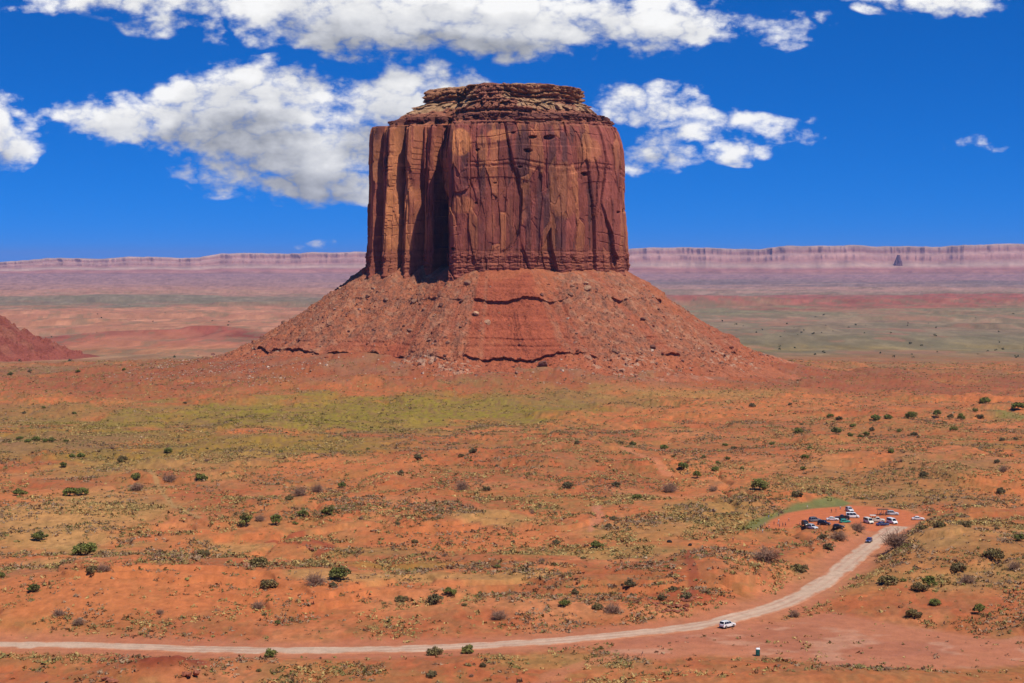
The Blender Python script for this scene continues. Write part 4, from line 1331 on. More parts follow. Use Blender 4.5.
def twig_mesh(k, name='branches'):
    """leafless bush: forked bare stems"""
    q = np.random.default_rng(k)
    Vs, Fs, o = [], [], 0
    for i in range(40):
        a = q.uniform(0, 6.28); e = q.uniform(.25, 1.3)
        d = np.array([math.cos(a) * math.cos(e), math.sin(a) * math.cos(e), math.sin(e)])
        L = q.uniform(.25, .42)
        m = d * L
        V, F = tube_arrays((0, 0, -.02), m, .013, .008, 3); Vs.append(V); Fs.append(F + o); o += len(V)
        for j in range(7):
            st = m * q.uniform(.45, 1.0)
            en = st + (d * .5 + q.normal(0, .6, 3)) * q.uniform(.10, .22)
            en[2] = max(en[2], .02)
            V, F = tube_arrays(st, en, .008, .004, 3); Vs.append(V); Fs.append(F + o); o += len(V)
            for jj in range(2):
                e2 = en + q.normal(0, .07, 3); e2[2] = max(e2[2], .02)
                V, F = tube_arrays(en, e2, .005, .003, 3); Vs.append(V); Fs.append(F + o); o += len(V)
    me = bpy.data.meshes.new(name)
    raw_mesh(me, np.vstack(Vs), np.vstack(Fs), None, True)
    me.materials.append(M_twig)
    return me


M_twig = principled('bare_twigs', (.31, .185, .125, 1), .95, spec=.1, vary=.25, scale=3)
JUN = [(.150, .158, .038), (.185, .180, .048), (.110, .108, .034), (.165, .18, .042)]
OLI = [(.17, .135, .050), (.21, .16, .06), (.14, .105, .045), (.23, .165, .075)]
DAR = [(.15, .12, .055), (.17, .14, .065), (.12, .095, .05)]
BRI = [(.16, .165, .04), (.13, .145, .036), (.19, .175, .05)]
KINDS = {}
for kn, pal, fl, lv, lf in [('J', JUN, .60, 1500, .062), ('T', JUN, .95, 1300, .062), ('O', OLI, .42, 1100, .062), ('D', DAR, .55, 1000, .066), ('G', BRI, .55, 1200, .06)]:
    KINDS[kn] = []
    for i in range(5):
        cm, lob = crown_mesh(ord(kn) * 31 + i * 7, pal, 11 + i * 2, lv, lf, fl)
        KINDS[kn].append((cm, trunk_mesh(i + 50, lob)))
KINDS['B'] = [twig_mesh(70 + i) for i in range(4)]
NAMES = {'J': 'juniper', 'T': 'juniper', 'G': 'green_shrub', 'O': 'olive_shrub', 'D': 'dark_shrub', 'B': 'bare_shrub'}
CATS = {'J': 'juniper', 'T': 'juniper', 'G': 'shrub', 'O': 'shrub', 'D': 'shrub', 'B': 'shrub'}


def bush(kind, pos, width, label, group=None, tall=1.0, parts=True):
    rz = random.uniform(0, 6.28)
    sc = width / .95
    if kind == 'B':
        o = bpy.data.objects.new(NAMES[kind], random.choice(KINDS['B']))
        COL.objects.link(o)
        sc *= 1.2
        o.location = pos; o.rotation_euler = (0, 0, rz); o.scale = (sc, sc, sc * tall)
        return tag(o, label, CATS[kind], group)
    cm, tm = random.choice(KINDS[kind])
    if not parts:
        o = bpy.data.objects.new(NAMES[kind], cm)
        COL.objects.link(o)
        o.location = pos; o.rotation_euler = (0, 0, rz); o.scale = (sc, sc, sc * tall)
        return tag(o, label, CATS[kind], group)
    e = empty(NAMES[kind], pos, rz)
    e.scale = (sc, sc, sc * tall)
    tag(e, label, CATS[kind], group)
    for nm, me in (('crown', cm), ('trunk', tm)):
        c = bpy.data.objects.new(nm, me); COL.objects.link(c); c.parent = e
    return e


# kind, picture x, picture y of its foot, width in picture, label
SHRUBS = [
    ('J', 70, 496, 17, 'large dark green juniper, left half of the widest clump on the left sand'),
    ('J', 82, 495, 15, 'dark green juniper, right half of the widest clump on the left sand'),
    ('J', 85, 555, 26, 'broad rounded juniper with deep shade below it, biggest on the left sand'),
    ('J', 40, 540, 17, 'small rounded juniper alone on sand, above left of the broad rounded one'),
    ('J', 33, 592, 16, 'small juniper standing lowest on the left sand above the road'),
    ('J', 1, 578, 12, 'juniper cut by the left edge of the picture'),
    ('G', 20, 496, 16, 'low spreading green shrub on bare sand near the left edge'),
    ('O', 91, 573, 15, 'thin olive shrub just below the broad rounded juniper'),
    ('B', 103, 571, 15, 'bare grey shrub touching the thin olive one below the broad juniper'),
    ('O', 122, 462, 13, 'hazy olive shrub up the slope right of the paired small junipers'),
    ('J', 63, 467, 9, 'tiny dark juniper just below the paired small ones'),
    ('J', 72, 457, 8, 'tiny juniper, left one of a touching pair high on the left'),
    ('J', 81, 457, 9, 'tiny juniper, right one of a touching pair high on the left'),
    ('J', 168, 453, 10, 'dark juniper at the border of the yellow grass, alone on the left'),
    ('J', 136, 480, 13, 'green juniper leaning over a grey bare shrub'),
    ('B', 137, 490, 13, 'grey bare shrub just under a green juniper'),
    ('B', 170, 482, 16, 'round grey leafless shrub between two green junipers'),
    ('J', 202, 479, 15, 'flat topped juniper right of the round grey leafless shrub'),
    ('T', 246, 526, 17, 'upright juniper, left one of two on the sand below the grass'),
    ('T', 276, 525, 14, 'upright juniper, right one of two on the sand below the grass'),
    ('B', 260, 521, 10, 'low grey shrub between the two upright junipers'),
    ('B', 300, 496, 16, 'tall grey leafless shrub behind the pair of small green junipers'),
    ('B', 318, 492, 13, 'grey leafless shrub right of the tall grey one'),
    ('O', 289, 500, 11, 'olive shrub at the left foot of the tall grey leafless one'),
    ('J', 342, 488, 11, 'lone dark juniper on red sand left of the middle'),
    ('T', 303, 517, 12, 'small green juniper left of a wider one on the red sand'),
    ('J', 327, 515, 16, 'wider green juniper beside a small one on the red sand'),
    ('O', 204, 556, 16, 'low olive shrub halfway between the broad juniper and the red bank'),
    ('O', 259, 566, 24, 'wide olive shrub with brown twigs above the smooth sand'),
    ('O', 269, 588, 21, 'umbrella shaped olive shrub standing alone on the smooth sand'),
    ('J', 339, 580, 27, 'biggest dark green juniper on the brow left of the middle'),
    ('B', 315, 585, 20, 'wide bare shrub left of the biggest juniper on the brow'),
    ('D', 333, 587, 10, 'small dark shrub at the foot of the biggest juniper on the brow'),
    ('B', 160, 614, 9, 'small dead shrub lying on the smooth sand, left of the other dead one'),
    ('B', 258, 609, 13, 'dead shrub stretched out on the smooth sand below the umbrella shaped one'),
    ('B', 58, 616, 12, 'faint bare shrub low on the left sand'),
    ('B', 79, 625, 12, 'faint bare shrub nearest the road on the left'),
    ('D', 418, 459, 11, 'dark round shrub on the red flat below the yellow grass'),
    ('D', 473, 453, 10, 'dark shrub highest on the red flat in the middle'),
    ('O', 461, 457, 8, 'small olive shrub beside the highest dark one'),
    ('D', 400, 475, 9, 'dark shrub below left of the round one on the red flat'),
    ('B', 462, 490, 14, 'grey bare shrub left of the small round one in the middle'),
    ('D', 487, 491, 9, 'small round brown shrub on the red middle flat'),
    ('D', 568, 488, 13, 'dark brown shrub casting a shadow on bare red sand in the middle'),
    ('D', 616, 487, 12, 'flat dark shrub right of the shadow casting brown one'),
    ('J', 637, 499, 11, 'green shrub at the upper edge of the straw slope'),
    ('B', 670, 492, 15, 'grey thorny shrub on the straw slope'),
    ('D', 613, 520, 9, 'small dark shrub beside the pale wash, upper of two'),
    ('D', 608, 527, 8, 'small dark shrub beside the pale wash, lower of two'),
    ('D', 398, 525, 6, 'tiny dark shrub alone on the orange bank'),
    ('O', 415, 543, 9, 'small olive shrub under the orange bank'),
    ('D', 556, 544, 9, 'dark shrub on the ochre flat beyond the road'),
    ('D', 513, 543, 6, 'tiny dark shrub on the ochre flat beyond the road'),
    ('G', 597, 548, 16, 'low bright green shrub on the pale rise in the middle'),
    ('J', 633, 446, 9, 'dark green juniper by the pale track, left one'),
    ('J', 664, 449, 9, 'green juniper by the pale track, right one'),
    ('J', 683, 468, 11, 'dark juniper at the bend of the pale track'),
    ('T', 697, 478, 11, 'upright dark juniper above the straw slope'),
    ('J', 715, 471, 10, 'round green juniper right of the upright dark one'),
    ('O', 402, 601, 15, 'rust tinged green shrub, left one of three on the sandy brow'),
    ('D', 435, 603, 20, 'brownish shrub in the middle of three on the sandy brow'),
    ('G', 450, 594, 15, 'bright green shrub, right one of three on the sandy brow'),
    ('D', 630, 587, 14, 'dark shrub alone on the red flat above the road bend'),
    ('D', 576, 591, 10, 'small dark shrub left of the dark one above the road bend'),
    ('G', 564, 606, 15, 'green shrub on the edge of the pink roadside'),
    ('B', 612, 613, 18, 'grey brown shrub at the edge of the pink roadside'),
    ('O', 598, 609, 14, 'low olive shrub left of the grey brown one at the roadside'),
    ('B', 499, 619, 17, 'low brown shrub on sand just above the road'),
    ('D', 673, 591, 11, 'dark shrub above the cracked red outcrop'),
    ('D', 662, 600, 11, 'dark round shrub on the left of the cracked red outcrop'),
    ('D', 687, 598, 13, 'dark shrub growing in the cracked red outcrop'),
    ('O', 434, 655, 20, 'tan shrub on the near side of the road'),
    ('G', 468, 653.5, 17, 'green shrub on the near side of the road beside the tan one'),
    ('D', 483, 667, 9, 'small dark shrub below the green one on the near roadside'),
    ('D', 432, 677, 13, 'dark round shrub at the lower edge left of the middle'),
    ('G', 270, 657, 16, 'low green shrub at the near roadside in the left half'),
    ('T', 929, 587, 17, 'tall green juniper on the right hillside with an olive shrub at its foot'),
    ('O', 920, 591, 18, 'olive shrub at the foot of the tall green juniper'),
    ('J', 935, 605, 13, 'round juniper below the tall one on the right hillside'),
    ('T', 979, 614, 14, 'cone shaped dark juniper with a long shadow, low on the right hillside'),
    ('O', 914, 617, 18, 'sage coloured shrub low on the right hillside'),
    ('J', 1020, 541, 14, 'dark juniper cut by the right edge above the hillside'),
    ('B', 896, 547, 27, 'wide bare grey bush beside the road just past the blue car'),
    ('B', 767, 561, 26, 'large dead grey bush on the slope below the crowd'),
    ('B', 858, 531, 14, 'brown bush at the near edge of the car park'),
    ('D', 822, 539, 10, 'dark olive bush below the parked cars, upper of two'),
    ('D', 828, 549, 13, 'dark olive bush below the parked cars, lower of two'),
    ('B', 839, 540, 15, 'brown twiggy bush right of the olive ones below the parked cars'),
    ('O', 958, 571, 18, 'sage shrub in the upper middle of the right hillside'),
    ('O', 888, 584, 24, 'long low olive shrub on the hillside beside the road'),
    ('B', 1014, 569, 14, 'bare shrub near the right edge of the hillside'),
    ('O', 993, 557, 22, 'wide straw coloured shrub high on the right hillside'),
    ('B', 967, 583, 14, 'purple brown shrub in the middle of the right hillside'),
    ('O', 800, 571, 20, 'wide olive shrub between the dead grey bush and the road'),
    ('B', 794, 617, 11, 'round brown shrub on the edge of the road bend'),
    ('G', 760, 490, 22, 'long bright green thicket above the crowd'),
    ('O', 797, 497, 14, 'green shrub right of the long bright thicket'),
    ('B', 713, 491, 10, 'brown bush left of the long bright thicket'),
    ('O', 923, 529, 11, 'olive bush beside the white sedan at the end of the car park'),
    ('O', 940, 527, 14, 'olive bush on the hill edge right of the white sedan'),
    ('O', 965, 527, 14, 'brown olive bush further right along the hill edge'),
    ('D', 752, 407, 8, 'lone dark juniper far out on the red plain'),
    ('J', 799, 433, 11, 'dark juniper, leftmost of the far belt on the right'),
    ('J', 836, 434, 14, 'broad dark juniper in the far belt on the right'),
    ('J', 876, 420, 12, 'dark juniper, left one of the highest cluster on the right'),
    ('J', 888, 419, 9, 'small juniper, right one of the highest cluster on the right'),
    ('G', 911, 419, 14, 'broad green juniper in the far belt on the right'),
    ('T', 937, 417, 10, 'upright green juniper right of the broad green one in the far belt'),
    ('T', 961, 421, 10, 'ragged juniper at the right end of the far belt'),
    ('J', 985, 404, 12, 'juniper near the pale sand patch, high on the right'),
    ('J', 1018, 410, 15, 'dark juniper near the right edge, high on the green strip'),
    ('J', 953, 431, 9, 'juniper just below the far belt on the right'),
    ('J', 805, 459, 9, 'dark green juniper midway between the far belt and the car park'),
    ('J', 891, 453, 8, 'small juniper on the red rise right of the middle'),
    ('D', 924, 477, 11, 'dark round shrub on the red flat above the car park'),
    ('D', 1001, 492, 10, 'dark shrub near the right edge above the hillside'),
    ('B', 1003, 471, 10, 'grey shrub near the right edge of the red flat'),
]
FAR_SMALL = [(790, 405, 5), (853, 427, 7), (839, 420, 8), (950, 417, 8), (899, 432, 7), (914, 436, 8), (866, 436, 9), (860, 438, 8), (872, 431, 7), (772, 445, 7), (810, 449, 6), (734, 449, 7),
             (725, 446, 7), (727, 460, 8), (718, 464, 6), (742, 470, 6), (803, 470, 7), (997, 463, 8), (1002, 441, 6), (577, 444, 7), (1016, 440, 6), (975, 412, 7), (980, 418, 9), (830, 418, 8),
             (20, 440, 8), (28, 442, 8), (36, 441, 9), (45, 442, 8), (52, 442, 8), (66, 442, 6), (24, 414, 5), (74, 413, 5), (44, 408, 5), (185, 404, 5), (10, 374, 7), (30, 372, 5), (78, 373, 6), (124, 370, 5), (850, 436, 7), (704, 458, 6)]


def build_bushes():
    for (k, px, py, w, lab) in SHRUBS:
        p = at(px, py)
        d = math.hypot(p[0], p[1])
        wm = w * d / FPX
        bush(k, (p[0], p[1], p[2] - .05), wm, lab, None, random.uniform(.9, 1.1), parts=w >= 9)
    for (px, py, w) in FAR_SMALL:
        p = at(px, py)
        wm = w * math.hypot(p[0], p[1]) / FPX
        bush(random.choice('JDJ'), (p[0], p[1], p[2] - .05), wm, 'speck sized dark bush far out on the plain', 'specks of dark bush on the far plain', random.uniform(.8, 1.1), parts=False)
    # smaller bushes scattered through the scrub
    n = 0
    q = np.random.default_rng(77)
    while n < 120:
        y = math.sqrt(q.uniform(440 ** 2, 1250 ** 2)); x = y * math.tan(q.uniform(R(-18.5), R(18.5)))
        _, v = ground_look(np.array([x]), np.array([y]))
        if q.random() > v[0] * 1.2 or road_dist(np.array([x]), np.array([y]))[0] < 11:
            continue
        bush(str(q.choice(list('OODDBG'))), (x, y, hz(x, y) - .05), q.uniform(1.3, 3.0), 'knee high shrub scattered among the low scrub of the valley floor',
             'knee high shrubs scattered over the valley floor', q.uniform(.8, 1.1), parts=False)
        n += 1


build_bushes()


# ------------------------------------------------------------------ vehicles
def paint(name, col, rough=.3, metal=0.0):
    m = principled(name, col + (1,), rough, metal, .5, .04, 3)
    return m


P_ = {k: paint(k + '_paint', v) for k, v in {'white': (.78, .78, .76), 'cream': (.70, .66, .54), 'silver': (.52, .54, .55), 'black': (.018, .018, .02), 'navy': (.03, .05, .16),
                                             'teal': (.02, .33, .24), 'grey': (.16, .17, .18)}.items()}
M_glass = principled('dark_glass', (.012, .014, .018, 1), .08, 0, .6, 0, 1)
M_tyre = principled('tyre_rubber', (.02, .02, .02, 1), .85, 0, .2, .1, 8)
M_rim = principled('wheel_rim', (.5, .5, .5, 1), .35, .8, .5, .05, 8)
M_lamp = principled('clear_lamp', (.8, .8, .78, 1), .15, 0, .6, 0, 1)
M_red = principled('red_lamp', (.45, .02, .02, 1), .25, 0, .5, 0, 1)
M_trim = principled('black_trim', (.03, .03, .03, 1), .6, 0, .3, .05, 6)


def bm_obj(name, bm, mat, parent, bevel=0.0):
    me = bpy.data.meshes.new(name)
    bmesh.ops.recalc_face_normals(bm, faces=bm.faces)
    bm.to_mesh(me); bm.free()
    o = mesh_obj(name, me, mat, parent)
    if bevel:
        b = o.modifiers.new('bevel', 'BEVEL'); b.width = bevel; b.segments = 2; b.limit_method = 'ANGLE'; b.angle_limit = R(35)
        for p in me.polygons:
            p.use_smooth = True
    return o


def bm_box(bm, c, s, rot=None):
    r = bmesh.ops.create_cube(bm, size=1.0)
    for v in r['verts']:
        q = Vector((v.co.x * s[0], v.co.y * s[1], v.co.z * s[2]))
        if rot is not None:
            q = rot @ q
        v.co = q + Vector(c)


def bm_prism(bm, prof, hw):
    """side outline (x, z) drawn across; hw(z) gives the half width"""
    L = [bm.verts.new((x, -hw(x, z), z)) for x, z in prof]
    Rr_ = [bm.verts.new((x, hw(x, z), z)) for x, z in prof]
    n = len(prof)
    bm.faces.new(L[::-1]); bm.faces.new(Rr_)
    for i in range(n):
        j = (i + 1) % n
        bm.faces.new((L[i], L[j], Rr_[j], Rr_[i]))


def bm_pane(bm, q, out, t=.035):
    """thin slab over the quad q (4 points), pushed out along out"""
    o = Vector(out).normalized()
    a = [bm.verts.new(Vector(p) + o * .012) for p in q]
    b = [bm.verts.new(Vector(p) + o * (.012 + t)) for p in q]
    bm.faces.new(a); bm.faces.new(b[::-1])
    for i in range(4):
        j = (i + 1) % 4
        bm.faces.new((a[i], b[i], b[j], a[j]))


CARS = {
    'suv': dict(L=4.85, W=1.95, H=1.82, belt=1.10, hood=1.02, cb=(-2.34, .95), ct=(-2.02, .30), wb=1.45, wr=.38, cat='suv'),
    'sedan': dict(L=4.75, W=1.85, H=1.46, belt=.92, hood=.88, cb=(-1.75, 1.05), ct=(-1.0, .25), wb=1.42, wr=.33, cat='sedan'),
    'van': dict(L=5.3, W=2.0, H=2.15, belt=1.2, hood=1.08, cb=(-2.6, 1.75), ct=(-2.5, 1.05), wb=1.6, wr=.36, cat='van'),
    'hatch': dict(L=4.2, W=1.8, H=1.52, belt=.95, hood=.90, cb=(-2.0, 1.0), ct=(-1.55, .25), wb=1.28, wr=.32, cat='car'),
    'pickup': dict(L=5.7, W=2.0, H=1.88, belt=1.15, hood=1.12, cb=(-.75, 1.15), ct=(-.60, .55), wb=1.8, wr=.40, cat='pickup truck'),
}


def lerp_quad(q, ins):
    c = sum((Vector(p) for p in q), Vector()) / 4
    return [c + (Vector(p) - c) * ins for p in q]


def make_car(kind, colr, pos, heading, label, canopy=False):
    d = CARS[kind]
    name = {'suv': 'suv', 'sedan': 'sedan', 'van': 'van', 'hatch': 'hatchback', 'pickup': 'tour_truck' if canopy else 'pickup_truck'}[kind]
    root = empty(name, pos, heading)
    root.scale = (1.13, 1.13, 1.13)
    tag(root, label, 'tour truck' if canopy else d['cat'])
    L2, W2 = d['L'] / 2, d['W'] / 2
    pt = P_[colr]
    bm = bmesh.new()
    cl = .24
    low = [(-L2, cl + .12), (-L2 + .06, cl), (L2 - .10, cl), (L2, cl + .14), (L2 - .03, .62), (L2 - .14, d['hood'] - .14), (L2 - .45, d['hood'] - .03), (d['cb'][1] + .1, d['hood'] + .03), (d['cb'][1] - .1, d['belt']),
           (max(d['cb'][0], -L2 + .03), d['belt']), (-L2 + .02, d['belt'] - .12), (-L2, .6)]
    bm_prism(bm, low, lambda x, z: W2 * (1 - .05 * max(0, (z - .7))) * (1 - .10 * max(0, abs(x) / L2 - .8) / .2))
    bm_obj('body', bm, pt, root, .07)
    # cabin
    bt, tp = d['belt'], d['H']
    wb, wt = W2 * .96, W2 * .80
    cb, ct = d['cb'], d['ct']
    bm = bmesh.new()
    bm_prism(bm, [(cb[0], bt - .03), (cb[1], bt - .03), (ct[1], tp - .05), (ct[1] - .25, tp), (ct[0] + .2, tp), (ct[0], tp - .05)], lambda x, z: wb + (wt - wb) * (z - bt) / (tp - bt))
    bm_obj('cabin', bm, pt, root, .05)

    def P(x, z, sd):
        k = (z - bt) / (tp - bt)
        return (x, sd * (wb + (wt - wb) * k), z)
    z0, z1 = bt + .05, tp - .10

    def xe(i, z):
        k = (z - bt + .03) / (tp - .05 - bt + .03)
        return cb[i] + (ct[i] - cb[i]) * k
    slope = (wb - wt) / (tp - bt)
    for sd in (-1, 1):
        fr = xe(1, z0) - .14, xe(1, z1) - .10
        re = xe(0, z0) + .16, xe(0, z1) + .10
        span = fr[0] - re[0]
        nwin = 3 if kind in ('suv', 'van') else (2 if kind != 'pickup' else 1)
        for w in range(nwin):
            f0, f1 = w / nwin + .015, (w + 1) / nwin - .015
            q = [P(re[0] + (fr[0] - re[0]) * f0, z0, sd), P(re[0] + (fr[0] - re[0]) * f1, z0, sd), P(re[1] + (fr[1] - re[1]) * f1, z1, sd), P(re[1] + (fr[1] - re[1]) * f0, z1, sd)]
            bm = bmesh.new(); bm_pane(bm, q, (0, sd, slope), .012)
            bm_obj('side_window', bm, M_glass, root)
        # mirror
        bm = bmesh.new(); bm_box(bm, (cb[1] - .12, sd * (W2 + .09), bt + .10), (.12, .2, .15))
        bm_obj('wing_mirror', bm, pt, root, .02)
    for i, nm in ((1, 'windscreen'), (0, 'rear_window')):
        q = [P(xe(i, z0), z0, -.88), P(xe(i, z0), z0, .88), P(xe(i, z1), z1, .88), P(xe(i, z1), z1, -.88)]
        bm = bmesh.new(); bm_pane(bm, q, ((1 if i else -1), 0, abs(cb[i] - ct[i]) / (tp - bt)), .012)
        bm_obj(nm, bm, M_glass, root)
    for sx in (1, -1):
        for sd in (-1, 1):
            bm = bmesh.new()
            bmesh.ops.create_cone(bm, cap_ends=True, segments=20, radius1=d['wr'], radius2=d['wr'], depth=.24, matrix=Matrix.Translation((sx * d['wb'], sd * (W2 - .09), d['wr'])) @ Matrix.Rotation(R(90), 4, 'X'))
            w = bm_obj('wheel', bm, M_tyre, root, .03)
            bm = bmesh.new()
            bmesh.ops.create_cone(bm, cap_ends=True, segments=16, radius1=d['wr'] * .62, radius2=d['wr'] * .62, depth=.03, matrix=Matrix.Translation((sx * d['wb'], sd * (W2 + .035), d['wr'])) @ Matrix.Rotation(R(90), 4, 'X'))
            bm_obj('rim', bm, M_rim, w)
    for sd in (-1, 1):
        bm = bmesh.new(); bm_box(bm, (L2 - .09, sd * (W2 - .32), .70), (.16, .40, .17)); bm_obj('headlight', bm, M_lamp, root, .03)
        bm = bmesh.new(); bm_box(bm, (-L2 + .03, sd * (W2 - .20), d['belt'] - .22), (.10, .22, .24)); bm_obj('tail_light', bm, M_red, root, .02)
    bm = bmesh.new(); bm_box(bm, (L2 - .03, 0, .52), (.10, d['W'] * .5, .22)); bm_obj('grille', bm, M_trim, root, .02)
    for sx in (1, -1):
        bm = bmesh.new(); bm_box(bm, (sx * (L2 - .02), 0, .36), (.12, d['W'] * .86, .16)); bm_obj('bumper', bm, M_trim, root, .03)
    if kind == 'suv':
        for sd in (-1, 1):
            bm = bmesh.new(); bm_box(bm, ((ct[0] + ct[1]) / 2, sd * wt * .82, tp + .05), (1.9, .05, .05))
            for xx in (-.8, .8):
                bm_box(bm, ((ct[0] + ct[1]) / 2 + xx, sd * wt * .82, tp + .012), (.08, .05, .06))
            bm_obj('roof_rail', bm, M_trim, root)
    if kind == 'pickup':
        for sd in (-1, 1):
            bm = bmesh.new(); bm_box(bm, (-1.8, sd * (W2 - .06), 1.28), (2.0, .07, .34)); bm_obj('bed_side', bm, pt, root, .02)
        bm = bmesh.new(); bm_box(bm, (-L2 + .08, 0, 1.28), (.07, d['W'] - .2, .34)); bm_obj('tailgate', bm, pt, root, .02)
        if canopy:
            for r in range(3):
                bm = bmesh.new(); bm_box(bm, (-2.55 + r * .75, 0, 1.42), (.35, 1.6, .10)); bm_box(bm, (-2.74 + r * .75, 0, 1.66), (.08, 1.6, .42)); bm_obj('bench', bm, M_trim, root, .02)
            for sx in (-2.7, -1.8, -.9):
                for sd in (-1, 1):
                    bm = bmesh.new(); bm_box(bm, (sx, sd * (W2 - .06), 1.95), (.06, .06, 1.1)); bm_obj('canopy_post', bm, M_trim, root)
            bm = bmesh.new(); bm_box(bm, (-1.8, 0, 2.53), (2.3, 2.05, .10)); bm_obj('canopy', bm, P_['cream'], root, .04)
    return root


def head(dx, dy):
    return math.atan2(dy, dx)


def road_dir(x, y):
    k = int(np.argmin((ROAD[:, 0] - x) ** 2 + (ROAD[:, 1] - y) ** 2))
    k = min(max(k, 1), len(ROAD) - 2)
    t = ROAD[k + 1] - ROAD[k - 1]
    return math.atan2(t[1], t[0])


VEH = [
    ('suv', 'white', 727.5, 627.5, 'road', 'white station wagon with roof rails driving alone on the dirt road'),
    ('hatch', 'navy', 869, 542.5, 'back', 'dark blue hatchback driving down the road away from the car park'),
    ('sedan', 'white', 918, 520.0, (1, -.1), 'white sedan standing apart at the right end of the car park'),
    ('suv', 'black', 805.5, 526, (.15, -1), 'black suv leftmost in the car park, half behind a silver one'),
    ('suv', 'silver', 812, 527.5, (.55, -.85), 'silver suv with its white nose to the viewer at the left of the car park'),
    ('suv', 'grey', 815, 521.5, (.9, .3), 'grey suv in the back row behind the silver and black ones'),
    ('suv', 'black', 824, 525, (.8, -.4), 'large black suv right of the silver one'),
    ('sedan', 'white', 832.5, 520.5, (1, -.12), 'white sedan in the back row between the black vehicles'),
    ('pickup', 'black', 842, 519.5, (-1, .1), 'black pickup truck at the centre of the car park'),
    ('hatch', 'teal', 845, 522.8, (1, .15), 'teal green hatchback in front of the black pickup'),
    ('van', 'white', 852.5, 517.8, (1, -.1), 'long white van rising above the centre row'),
    ('suv', 'silver', 849.5, 511.5, (.2, -1), 'silver suv farthest back in the car park'),
    ('hatch', 'black', 838.5, 528.5, (1, -.1), 'small black car nearest the viewer in the car park'),
    ('van', 'cream', 868.5, 523.2, (.3, -1), 'cream van with dark windscreen, left of the tour truck'),
    ('pickup', 'cream', 877.5, 521.8, (1, -.15), 'cream open sided tour truck under a canopy'),
    ('sedan', 'navy', 882.5, 525.6, (1, .15), 'dark blue sedan in front of the tour truck'),
    ('van', 'white', 892, 523.5, (.35, -.95), 'white van at the right end of the row beside the blue sedan'),
    ('suv', 'silver', 892.5, 515.0, (1, -.1), 'silver suv beside the wooden stall'),
]
for (k, c, px, py, hd, lab) in VEH:
    x, y, z = at(px, py)
    z = hz(x, y)
    if hd == 'road':
        a = road_dir(x, y); z += .17
    elif hd == 'back':
        a = road_dir(x, y) + math.pi; z += .17
    else:
        a = head(*hd)
    make_car(k, c, (x, y, z), a, lab, canopy=(k == 'pickup' and c == 'cream'))


# ------------------------------------------------------------------ portable toilet
def build_toilet():
    x, y, z = at(757.8, 655.8)
    root = empty('portable_toilet', (x, y, z), R(-8))
    tag(root, 'green portable toilet with a white domed roof beside the dirt yard', 'portable toilet')
    g = principled('green_plastic', (.012, .105, .095, 1), .55, 0, .3, .08, 4)
    wht = principled('white_plastic', (.8, .8, .78, 1), .4, 0, .4, .04, 4)
    bm = bmesh.new(); bm_box(bm, (0, 0, .09), (1.16, 1.2, .18)); bm_obj('base', bm, M_trim, root, .02)
    bm = bmesh.new(); bm_box(bm, (0, 0, 1.06), (1.10, 1.12, 1.78))
    for i in range(4):
        for sd in (-1, 1):
            bm_box(bm, (sd * .565, -.36 + i * .24, 1.06), (.04, .08, 1.6))
    for sx in (-1, 1):
        for sy in (-1, 1):
            bm_box(bm, (sx * .55, sy * .56, 1.06), (.10, .10, 1.80))
    bm_obj('cabin', bm, g, root, .015)
    bm = bmesh.new(); bm_box(bm, (0, -.575, 1.02), (.78, .05, 1.62)); bm_box(bm, (0, -.60, 1.35), (.6, .02, .6)); bm_box(bm, (0, -.60, .62), (.6, .02, .6))
    dr = bm_obj('door', bm, g, root, .012)
    bm = bmesh.new(); bm_box(bm, (.30, -.63, 1.0), (.08, .05, .16)); bm_obj('handle', bm, M_trim, dr, .01)
    bm = bmesh.new()
    n = 10
    rows = []
    for i, (zz, k) in enumerate([(1.95, 1.03), (2.02, 1.03), (2.14, .92), (2.24, .70), (2.30, .40)]):
        rows.append([bm.verts.new((math.copysign(abs(math.cos(t)) ** .5, math.cos(t)) * .60 * k, math.copysign(abs(math.sin(t)) ** .5, math.sin(t)) * .62 * k, zz)) for t in [2 * math.pi * j / 24 for j in range(24)]])
    for a, b in zip(rows[:-1], rows[1:]):
        for j in range(24):
            bm.faces.new((a[j], a[(j + 1) % 24], b[(j + 1) % 24], b[j]))
    bm.faces.new(rows[-1]); bm.faces.new(rows[0][::-1])
    bm_obj('roof', bm, wht, root)
    bm = bmesh.new(); bmesh.ops.create_cone(bm, cap_ends=True, segments=12, radius1=.06, radius2=.06, depth=.55, matrix=Matrix.Translation((.40, .42, 2.25))); bm_obj('vent_pipe', bm, wht, root)


build_toilet()


